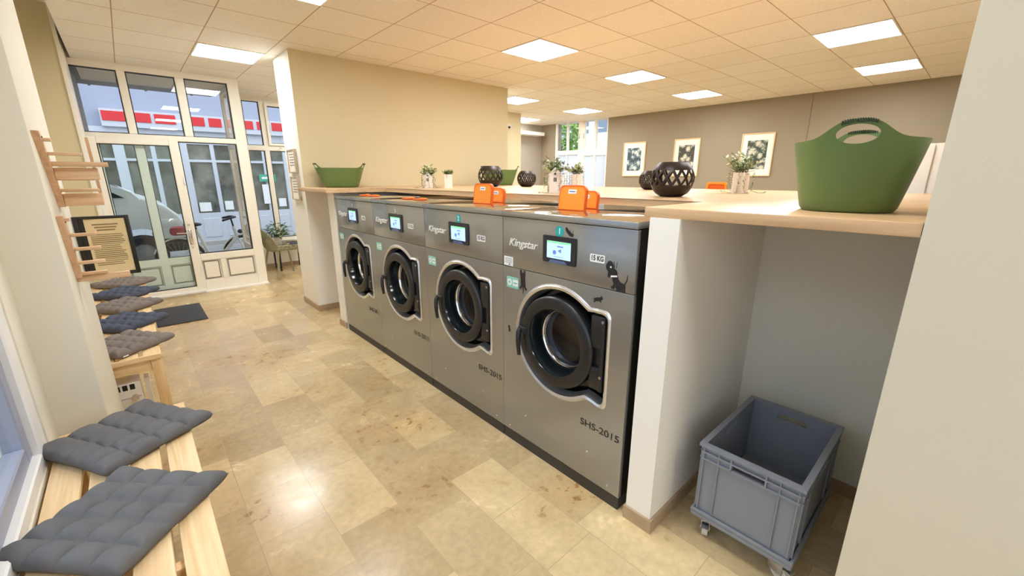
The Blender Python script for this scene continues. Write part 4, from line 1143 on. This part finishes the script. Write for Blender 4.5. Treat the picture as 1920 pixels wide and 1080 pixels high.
# ------------------------------------------------------------------ radiator under the recess bench
t = empty('radiator', (-0.42, 3.70, 0), 'white radiator with a dark top grille and valve knob under the recess bench', 'radiator')
MB().box(-0.27, 0.265, -0.08, 0.06, 0.035, 0.256, 0.006).box(-0.22, -0.19, -0.05, 0.05, 0, 0.04).box(0.17, 0.20, -0.05, 0.05, 0, 0.04).build('body', M_radiator, t)
gl = MB()
for k in range(12): gl.box(-0.20 + 0.037 * k, -0.175 + 0.037 * k, -0.0835, -0.075, 0.206, 0.244, 0.002)
gl.build('grille', M_gasket, t, ang=0)
MB().cyl((0.225, -0.08, 0.150), (0.225, -0.112, 0.150), 0.017, n=20).box(0.13, 0.255, -0.085, -0.08, 0.147, 0.151).build('valve_knob', mat('knob', srgb(200, 185, 165), 0.4), t)
MB().box(0.285, 0.312, -0.07, 0.02, 0.0, 0.262, 0.004).build('side_pipe', M_radiator, t)

# ------------------------------------------------------------------ wooden peg racks on the pier
def rack(name_label, y0, z0, y1, z1, pegs, boards, outer):
    """rail on the pier face from (y0,z0) top to (y1,z1) bottom; pegs reach into the room"""
    t = empty('peg_rack', (PX, y1, z1), name_label, 'rack')
    T = Vector((PX, y1, z1))
    f = lambda k: (y0 + (y1 - y0) * k, z0 + (z1 - z0) * k)
    mb = MB(); hw = 0.028
    P0, P1 = f(0), f(1)
    mb.prism([(P0[0] - hw - T.y, P0[1] - T.z), (P0[0] + hw - T.y, P0[1] - T.z), (P1[0] + hw - T.y, P1[1] - T.z), (P1[0] - hw - T.y, P1[1] - T.z)], 0.0, 0.024, 'X')
    r = mb.build('rail', M_rackZ, t, ang=20)
    for k in (0.08, 0.95):
        p = f(k); MB().cyl((0.024, p[0] - T.y, p[1] - T.z), (0.027, p[0] - T.y, p[1] - T.z), 0.008, n=12).build('screw', M_gasket, r)
    for k, L in pegs:
        p = f(k)
        MB().box(0.018, L, p[0] - T.y - 0.018, p[0] - T.y + 0.018, p[1] - T.z - 0.007, p[1] - T.z + 0.007, 0.003).build('peg', M_rack, t)
    for k, a, L, h in boards:
        p = f(k)
        MB().box(a, L, p[0] - T.y - 0.012, p[0] - T.y + 0.012, p[1] - T.z - h / 2, p[1] - T.z + h / 2, 0.003).build('board', M_rack, t)
    if outer:
        x, ya, za, yb, zb = outer
        mb = MB()
        mb.prism([(ya - 0.016 - T.y, za - T.z), (ya + 0.016 - T.y, za - T.z), (yb + 0.016 - T.y, zb - T.z), (yb - 0.016 - T.y, zb - T.z)], x, x + 0.012, 'X')
        mb.build('outer_rail', M_rackZ, t, ang=20)
    return t
rack('upper wooden peg rack on the left pier with two leaning boards', 2.79, 1.79, 3.05, 1.455,
     [(0.10, 0.05), (0.27, 0.135), (0.60, 0.155), (0.76, 0.16)], [(0.40, 0.02, 0.215, 0.022), (0.53, 0.025, 0.175, 0.055), (0.90, 0.025, 0.165, 0.06)], (0.148, 3.1, 1.79, 3.24, 1.46))
rack('lower wooden peg rack on the left pier, in front of a framed notice', 2.82, 1.425, 2.95, 1.115,
     [(0.06, 0.04), (0.30, 0.115), (0.53, 0.118), (0.76, 0.12), (0.95, 0.118)], [(1.03, 0.0, 0.20, 0.03)], None)

# framed notice standing behind the lower rack
t = empty('framed_notice', (-0.138, 3.40, 1.205), 'black framed cream notice sheet behind the lower wooden peg rack', 'notice')
w, h = 0.119, 0.175
f = MB()
f.box(-w, w, -0.012, 0.012, -h, -h + 0.014, 0.002).box(-w, w, -0.012, 0.012, h - 0.014, h, 0.002).box(-w, -w + 0.020, -0.012, 0.012, -h, h, 0.002).box(w - 0.020, w, -0.012, 0.012, -h, h, 0.002)
f.build('frame', M_blackwood, t)
MB().box(-w + 0.018, w - 0.018, -0.004, 0.006, -h + 0.012, h - 0.012).build('mount', M_blackwood, t, ang=0)
MB().box(-w + 0.044, w - 0.022, -0.006, -0.004, -h + 0.020, h - 0.016).build('sheet', M_paper, t, ang=0)
pr = MB(); RR = random.Random(4)
for k in range(3): pr.box(-0.045 + 0.008 * k, 0.065 - 0.008 * k, -0.0068, -0.006, h - 0.052 - 0.016 * k, h - 0.044 - 0.016 * k)
for k in range(17): pr.box(-0.060, 0.082 - RR.uniform(0, 0.03), -0.0068, -0.006, h - 0.108 - 0.011 * k, h - 0.104 - 0.011 * k)
pr.build('lettering', M_print, t, ang=0)

# ------------------------------------------------------------------ doormat
o = MB().box(-0.23, 0.23, -0.41, 0.41, 0, 0.012, 0.004).build('doormat', M_mat, None, (0.222, 6.19, 0))
props(o, 'dark grey doormat on the stone floor before the entrance door', 'doormat')

# ------------------------------------------------------------------ crate on a dolly
cx, cy = 1.985, 0.430
t = empty('crate_dolly', (cx, cy, 0), 'grey wheeled dolly under the storage crate', 'dolly')
a, b = 0.310, 0.203
MB().box(-a, a, -b, b, 0.098, 0.122, 0.008).box(-a, a, -b, -b + 0.012, 0.122, 0.138, 0.003).box(-a, a, b - 0.012, b, 0.122, 0.138, 0.003).box(-a, -a + 0.012, -b, b, 0.122, 0.138, 0.003).box(a - 0.012, a, -b, b, 0.122, 0.138, 0.003).build('deck', M_crate, t)
for sx, sy, rot in ((-1, 1, 20), (-1, -1, 70), (1, 1, -40), (1, -1, 15)):
    e = bpy.data.objects.new('caster', None)
    px, py = sx * (a - 0.055), sy * (b - 0.055)
    fk = MB(); fk.cyl((0, 0, 0.098), (0, 0, 0.082), 0.026, n=20)
    fk.box(-0.03, 0.03, -0.018, -0.015, 0.028, 0.085, 0.001).box(-0.03, 0.03, 0.015, 0.018, 0.028, 0.085, 0.001).box(-0.032, 0.032, -0.018, 0.018, 0.078, 0.084, 0.001)
    fk.cyl((0.012, -0.021, 0.034), (0.012, 0.021, 0.034), 0.006, n=12)
    MR = Matrix.Translation((px, py, 0)) @ Matrix.Rotation(radians(rot + 180), 4, 'Z')
    c = fk.build('caster', M_zinc, t, M=MR)
    MB().cyl((0.012, -0.012, 0.034), (0.012, 0.012, 0.034), 0.034, n=28).build('wheel', M_rubber, c, M=MR)
    MB().box(0.02, 0.062, -0.014, 0.014, 0.060, 0.067, 0.002).build('brake_pedal', M_zinc, c, M=MR)

def crate_mesh():
    mb = MB()
    X, Y, Z, tk = 0.294, 0.187, 0.345, 0.008
    mb.box(-X, X, -Y, Y, 0, 0.008)
    def wall(length, hole, tf):
        """length half, hole half width; tf maps (along, out, z)"""
        def bx(a0, a1, o0, o1, z0, z1):
            p, q = tf(a0, o0), tf(a1, o1)
            mb.box(min(p[0], q[0]), max(p[0], q[0]), min(p[1], q[1]), max(p[1], q[1]), z0, z1)
        bx(-length, length, -tk, 0, 0.0, Z - 0.065); bx(-length, length, -tk, 0, Z - 0.034, Z - 0.0)
        bx(-length, -hole, -tk, 0, Z - 0.065, Z - 0.034); bx(hole, length, -tk, 0, Z - 0.065, Z - 0.034)
        for z in (Z - 0.068, Z - 0.034): bx(-length, length, 0, 0.010, z - 0.003, z + 0.003)
        bx(-length - 0.012, length + 0.012, -0.010, 0.013, Z - 0.009, Z + 0.003)
        for al in (-length + 0.008, -length * 0.62, length * 0.62, length - 0.008): bx(al - 0.003, al + 0.003, 0, 0.008, 0.02, Z)
        for al in (-hole - 0.004, hole + 0.004): bx(al - 0.003, al + 0.003, 0, 0.010, Z - 0.068, Z)
    wall(Y, 0.062, lambda a, o: (-X - o, a)); wall(Y, 0.062, lambda a, o: (X + o, a))
    wall(X, 0.062, lambda a, o: (a, -Y - o)); wall(X, 0.062, lambda a, o: (a, Y + o))
    return mb.mesh('storage_crate', 30)
o = link('storage_crate', crate_mesh(), M_crate, None, (cx, cy, 0.1245))
props(o, 'empty grey plastic crate on a wheeled dolly in the counter niche', 'crate')

# ------------------------------------------------------------------ corner by the far storefront: mesh chair, side table, plant
t = empty('mesh_chair', (1.75, 7.58, 0), 'olive net-pattern shell chair by the storefront behind the door post', 'chair')
mb = MB(); nu, nv = 17, 15; G = []
for j in range(nv):
    r = []
    for i in range(nu):
        u, v = i / (nu - 1) * 2 - 1, j / (nv - 1)
        x = u * (0.24 + 0.03 * v); 
        if v < 0.45: y = 0.20 - 0.42 * (v / 0.45); z = 0.43 + 0.02 * (v - 0.2) + 0.10 * abs(u) ** 3
        else:
            s = (v - 0.45) / 0.55; y = -0.22 - 0.10 * s; z = 0.445 + 0.36 * s * (1 - 0.35 * u * u) + 0.10 * abs(u) ** 3 * (1 - s)
        y += 0.06 * u * u * v
        r.append(mb.b.verts.new((x, y, z)))
    G.append(r)
for j in range(nv - 1):
    for i in range(nu - 1):
        q = (G[j][i], G[j][i + 1], G[j + 1][i + 1], G[j + 1][i])
        if (i + j) % 2: mb.b.faces.new((q[0], q[1], q[2])); mb.b.faces.new((q[0], q[2], q[3]))
        else: mb.b.faces.new((q[0], q[1], q[3])); mb.b.faces.new((q[1], q[2], q[3]))
net = MB()
for e in mb.b.edges:
    net.cyl(e.verts[0].co, e.verts[1].co, 0.0055, n=5)
mb.b.free(); mb = net
MR = Matrix.Rotation(radians(-80), 4, 'Z')
mb.build('shell', M_chair, t, ang=30, M=MR)
for sx, sy in ((-1, -1), (1, -1), (-1, 1), (1, 1)):
    MB().tube([(sx * 0.19, sy * 0.16, 0.44), (sx * 0.225, sy * 0.20, 0.22), (sx * 0.25, sy * 0.235, 0.0)], 0.013, 10, rs=[0.017, 0.015, 0.011]).build('leg', M_chair, t, M=MR)
t = empty('side_table', (1.98, 8.18, 0), 'dark low side table behind the net-pattern chair', 'table')
MB().box(-0.22, 0.22, -0.2, 0.2, 0.42, 0.45, 0.004).build('tabletop', M_gasket, t)
for sx in (-1, 1):
    for sy in (-1, 1): MB().box(sx * 0.2 - 0.012, sx * 0.2 + 0.012, sy * 0.18 - 0.012, sy * 0.18 + 0.012, 0, 0.42).build('leg', M_gasket, t)
t = empty('potted_plant', (1.83, 8.16, 0.45), 'bushy green plant on the dark side table by the storefront', 'potted plant')
MB().lathe([(0.05, 0), (0.07, 0.12), (0.064, 0.12), (0.05, 0.10), (0.0003, 0.10)], 24).build('pot', M_ceramic, t)
lf = MB(); RR = random.Random(8)
for i in range(260):
    a, e = RR.uniform(0, 6.28), RR.uniform(0.0, 1.5); L = RR.uniform(0.03, 0.25)
    leaf(lf, (cos(a) * cos(e) * L, sin(a) * cos(e) * L, 0.13 + sin(e) * L), (cos(a), sin(a), RR.uniform(-0.5, 0.8)), 0.075, 0.02)
lf.build('foliage', M_leaf, t, ang=0)

# ================================================================== OUTSIDE
struct('ground', MB().box(-12, 30, 7.33, 40, -0.2, -0.12).box(-12, -1.0, -12, 7.33, -0.2, -0.12).box(8.76, 30, -4, 7.33, -0.2, -0.12), M_road)
struct('kerb', MB().box(-12, 7, 13.2, 13.35, -0.12, -0.02), mat('kerb_stone', srgb(175, 172, 168), 0.8))
so = MB().box(-1.6, 1.40, 7.33, 9.5, 2.96, 3.05)
so.box(-0.16, -0.13, 7.33, 9.5, 2.945, 2.96).box(0.50, 0.53, 7.33, 9.5, 2.945, 2.96).box(1.10, 1.13, 7.33, 9.5, 2.945, 2.96)
struct('canopy', so, M_soffit)
struct('wall_outside', MB().box(-0.60, -0.27, 7.33, 9.46, -0.12, 2.96), M_soffit)

# building across the street
t = empty('building', (3, 14, -0.12), 'pale building across the street with a row of red panels', 'building')
MB().box(-16, 12, 0.3, 4, -0.12, 9).build('wall', M_bldg, t, ang=0)
MB().box(-3.16, 8, 0.02, 0.3, 2.86, 3.25).build('fascia', M_bldg_w, t, ang=0)
for x, w in [(-0.134, 0.41), (0.34, 0.405), (0.814, 0.41)] + [(1.541 + 0.37 * k, 0.28) for k in range(14)]:
    MB().box(x - 3, x - 3 + w, 0.0, 0.03, 2.985, 3.20, 0.004).build('red_panel', M_red, t, ang=0)
fr = MB()
XS = [-5.518 + 1.225 * k for k in range(10)]
for x in XS:
    fr.box(x, x + 0.20, 0.12, 0.26, 0.0, 2.86); fr.box(x + 0.69, x + 0.78, 0.14, 0.26, 0.76, 2.86)
    fr.box(x, x + 1.225, 0.14, 0.26, 2.09, 2.15); fr.box(x, x + 1.225, 0.14, 0.26, 2.54, 2.86); fr.box(x, x + 1.225, 0.13, 0.28, 0.0, 0.76)
    fr.box(x + 0.25, x + 0.64, 0.115, 0.135, 0.1, 0.62, 0.01, 1); fr.box(x + 0.80, x + 1.18, 0.115, 0.135, 0.1, 0.62, 0.01, 1)
fr.build('window_frame', M_bldg_w, t, ang=0)
for x in XS:
    for a0, a1 in ((0.20, 0.69), (0.78, 1.225)):
        MB().box(x + a0, x + a1, 0.20, 0.22, 0.76, 2.54).build('window_pane', M_bldg_glass, t, ang=0)
for x, w_, z in ((-1.60, 0.26, 0.80), (-1.02, 0.2, 0.82), (-2.9, 0.24, 0.80), (0.35, 0.2, 0.85)):
    MB().box(x, x + w_, 0.17, 0.19, z, z + 0.24).build('poster', M_sticker, t, ang=0)
sg = MB().box(-0.10, 0.32, 0.06, 0.12, 1.58, 1.78).build('sign', mat('sign_green', srgb(70, 170, 140), 0.4), t, ang=0)
MB().box(-0.04, 0.26, 0.05, 0.06, 1.65, 1.71).build('sign_bar', M_sticker, sg, ang=0)
MB().box(-0.05, 0.18, 0.10, 0.13, 0.95, 1.5).build('poster', M_sticker, t, ang=0)

# van
t = empty('van', (-1.05, 10.0, -0.12), 'silver van parked on the street outside the entrance door', 'van')
body = [(-4.2, 0.40), (-4.2, 2.05), (-0.05, 2.08), (0.15, 2.02), (1.08, 1.40), (1.22, 1.365), (1.52, 1.22), (1.70, 1.02), (1.79, 0.82), (1.80, 0.42), (1.62, 0.36)]
arch = [(1.11 + 0.40 * cos(a), 0.45 + 0.42 * sin(a)) for a in [pi * k / 10 for k in range(11)]]
body = body + [(p[0], p[1]) for p in arch if p[1] >= 0.36] + [(0.66, 0.36)]
mb = MB().prism(body, 0.0, 1.75, 'Y')
bmesh.ops.bevel(mb.b, geom=[e for e in mb.b.edges if abs(e.verts[0].co.y - e.verts[1].co.y) < 1e-6 and e.calc_length() > 0.12], offset=0.05, segments=3, profile=0.5, affect='EDGES')
mb.build('body', M_van, t, ang=40)
MB().prism([(0.20, 1.90), (1.00, 1.36), (0.25, 1.36), (-0.55, 1.36), (-0.55, 1.90)], -0.005, 0.002, 'Y').build('side_window', M_vanglass, t, ang=0)
MB().prism([(0.165, 2.03), (0.185, 2.04), (1.12, 1.405), (1.10, 1.385)], 0.1, 1.65, 'Y').build('windscreen', M_vanglass, t, ang=0)
MB().box(1.38, 1.70, -0.012, 0.2, 0.80, 0.98, 0.03).build('headlight', mat('headlight', srgb(240, 244, 248), 0.1, 0.3), t)
MB().box(1.30, 1.85, -0.02, 1.77, 0.36, 0.62, 0.05).build('bumper', M_tyre, t)
MB().box(0.55, 0.68, -0.20, -0.02, 1.36, 1.58, 0.03).build('mirror', M_gasket, t)
for wx in (1.11, -2.6):
    w_ = MB().lathe([(0.20, -0.02), (0.31, -0.02), (0.345, 0.01), (0.345, 0.18), (0.31, 0.21)], 40, 'Y', (wx, 0.0, 0.345)).build('wheel', M_tyre, t)
    rm = MB().lathe([(0.21, 0.0), (0.19, 0.02), (0.06, -0.005), (0.0003, -0.01)], 40, 'Y', (wx, 0, 0.345))
    for k in range(14): rm.cyl((wx + 0.165 * cos(k * pi / 7), -0.012, 0.345 + 0.165 * sin(k * pi / 7)), (wx + 0.165 * cos(k * pi / 7), 0.02, 0.345 + 0.165 * sin(k * pi / 7)), 0.022, n=10)
    rm.build('hubcap', mat('hubcap', srgb(150, 152, 152), 0.4, 0.4), w_)

# bicycle
t = empty('bicycle', (0.98, 9.0, -0.12), 'white bicycle with a red saddlebag leaning outside the storefront', 'bicycle')
MR = Matrix.Rotation(radians(-8), 4, 'Z')
ax_r, ax_f = (-0.48, 0, 0.34), (0.47, 0, 0.34)
for c in (ax_r, ax_f):
    w_ = MB().tube([(c[0] + 0.33 * cos(2 * pi * k / 40), 0, c[2] + 0.33 * sin(2 * pi * k / 40)) for k in range(40)], 0.025, 8, closed=True).build('wheel', M_tyre, t, M=MR)
    s_ = MB().cyl((c[0], -0.04, c[2]), (c[0], 0.04, c[2]), 0.02)
    for k in range(24):
        a = 2 * pi * k / 24; s_.cyl((c[0], 0.02 * (-1) ** k, c[2]), (c[0] + 0.31 * cos(a), 0, c[2] + 0.31 * sin(a)), 0.0016, n=4)
    s_.build('spokes', M_zinc, w_, M=MR)
    MB().tube([(c[0] + 0.365 * cos(a), 0, c[2] + 0.365 * sin(a)) for a in [radians(20 + 140 * k / 14) for k in range(15)]], 0.014, 6).build('mudguard', M_bikew, t, M=MR)
fr = MB()
head, hd2, bb, seat, = Vector((0.34, 0, 0.86)), Vector((0.37, 0, 0.68)), Vector((-0.06, 0, 0.30)), Vector((-0.20, 0, 0.84))
fr.tube([head, hd2], 0.028).tube([hd2, (0.15, 0, 0.42), bb], 0.034).tube([bb, seat], 0.024).tube([bb, ax_r], 0.013).tube([seat + Vector((0.02, 0, -0.12)), ax_r], 0.011)
fr.tube([hd2, (0.41, 0.05, 0.58), (0.47, 0.05, 0.34)], 0.014).tube([hd2, (0.41, -0.05, 0.58), (0.47, -0.05, 0.34)], 0.014)
fr.build('frame', M_bikew, t, M=MR)
MB().tube([head, head + Vector((-0.02, 0, 0.14)), head + Vector((0.04, 0, 0.16))], 0.014).tube([(0.20, -0.29, 0.99), (0.32, -0.2, 1.02), (0.39, 0, 1.02), (0.32, 0.2, 1.02), (0.20, 0.29, 0.99)], 0.019).build('handlebar', M_gasket, t, M=MR)
MB().sph((-0.24, 0, 0.92), 0.12, 10, (1.1, 0.6, 0.3)).cyl(seat, (-0.22, 0, 0.91), 0.014).build('saddle', M_gasket, t, M=MR)
MB().box(-0.56, -0.30, -0.14, 0.14, 0.76, 0.90, 0.05).build('saddlebag', M_bikered, t, M=MR)
MB().cyl((-0.06, -0.03, 0.30), (-0.06, 0.05, 0.30), 0.09, n=24).box(-0.07, 0.10, -0.06, -0.045, 0.28, 0.31).box(0.05, 0.16, -0.12, -0.06, 0.285, 0.30).build('crank', M_gasket, t, M=MR)
MB().sph((0.43, 0, 0.76), 0.04, 8).build('lamp', M_gasket, t, M=MR)

# outside the far window: tree and white block
t = empty('building', (22, 17, 0), 'white apartment block beyond the far-room window', 'building')
MB().box(0, 6, -12, 6, -0.12, 14).build('wall', mat('block_white', srgb(250, 250, 250), 0.8), t, ang=0)
for z in (4.2, 6.0, 7.8):
    for k in range(9):
        y = -9 + 1.55 * k
        MB().box(-0.03, 0.05, y, y + 0.8, z, z + 1.15).build('window', mat('block_glass', srgb(120, 140, 160), 0.2), t, ang=0)
t = empty('tree', (14.5, 12.9, -0.12), 'light green tree outside the far-room window', 'tree')
MB().tube([(0, 0, 0), (0.05, 0.02, 1.6), (0, 0, 3.2)], 0.12, 10, rs=[0.14, 0.11, 0.06]).build('trunk', M_bark, t)
lf = MB(); RR = random.Random(21)
for i in range(1400):
    a, b2 = RR.uniform(0, 6.283), math.acos(RR.uniform(-1, 1)); r = RR.uniform(0.5, 1) ** 0.6
    p = Vector((sin(b2) * cos(a) * 1.1 * r, sin(b2) * sin(a) * 1.0 * r, 3.6 + cos(b2) * 1.5 * r))
    leaf(lf, p, (RR.uniform(-1, 1), RR.uniform(-1, 1), RR.uniform(-1, 1)), 0.26, 0.08)
lf.build('crown', M_far_leaf, t, ang=0)
# facing house wall outside the near left window
t = empty('building', (-15, 2, 0), 'grey house across the side street outside the left window', 'building')
MB().box(-3, 0, -12, 14, -0.12, 7).build('wall', M_bldg, t, ang=0)
for k in range(6): MB().box(-0.02, 0.03, -8 + 2 * k, -7 + 2 * k, 0.8, 2.6).build('window', M_bldg_glass, t, ang=0)

# ================================================================== LIGHT: overcast daylight
wd = bpy.data.worlds.new('world'); SC.world = wd; wd.use_nodes = True
bg = wd.node_tree.nodes['Background']
bg.inputs[0].default_value = (0.80, 0.89, 1.0, 1)
bg.inputs[1].default_value = 2.0
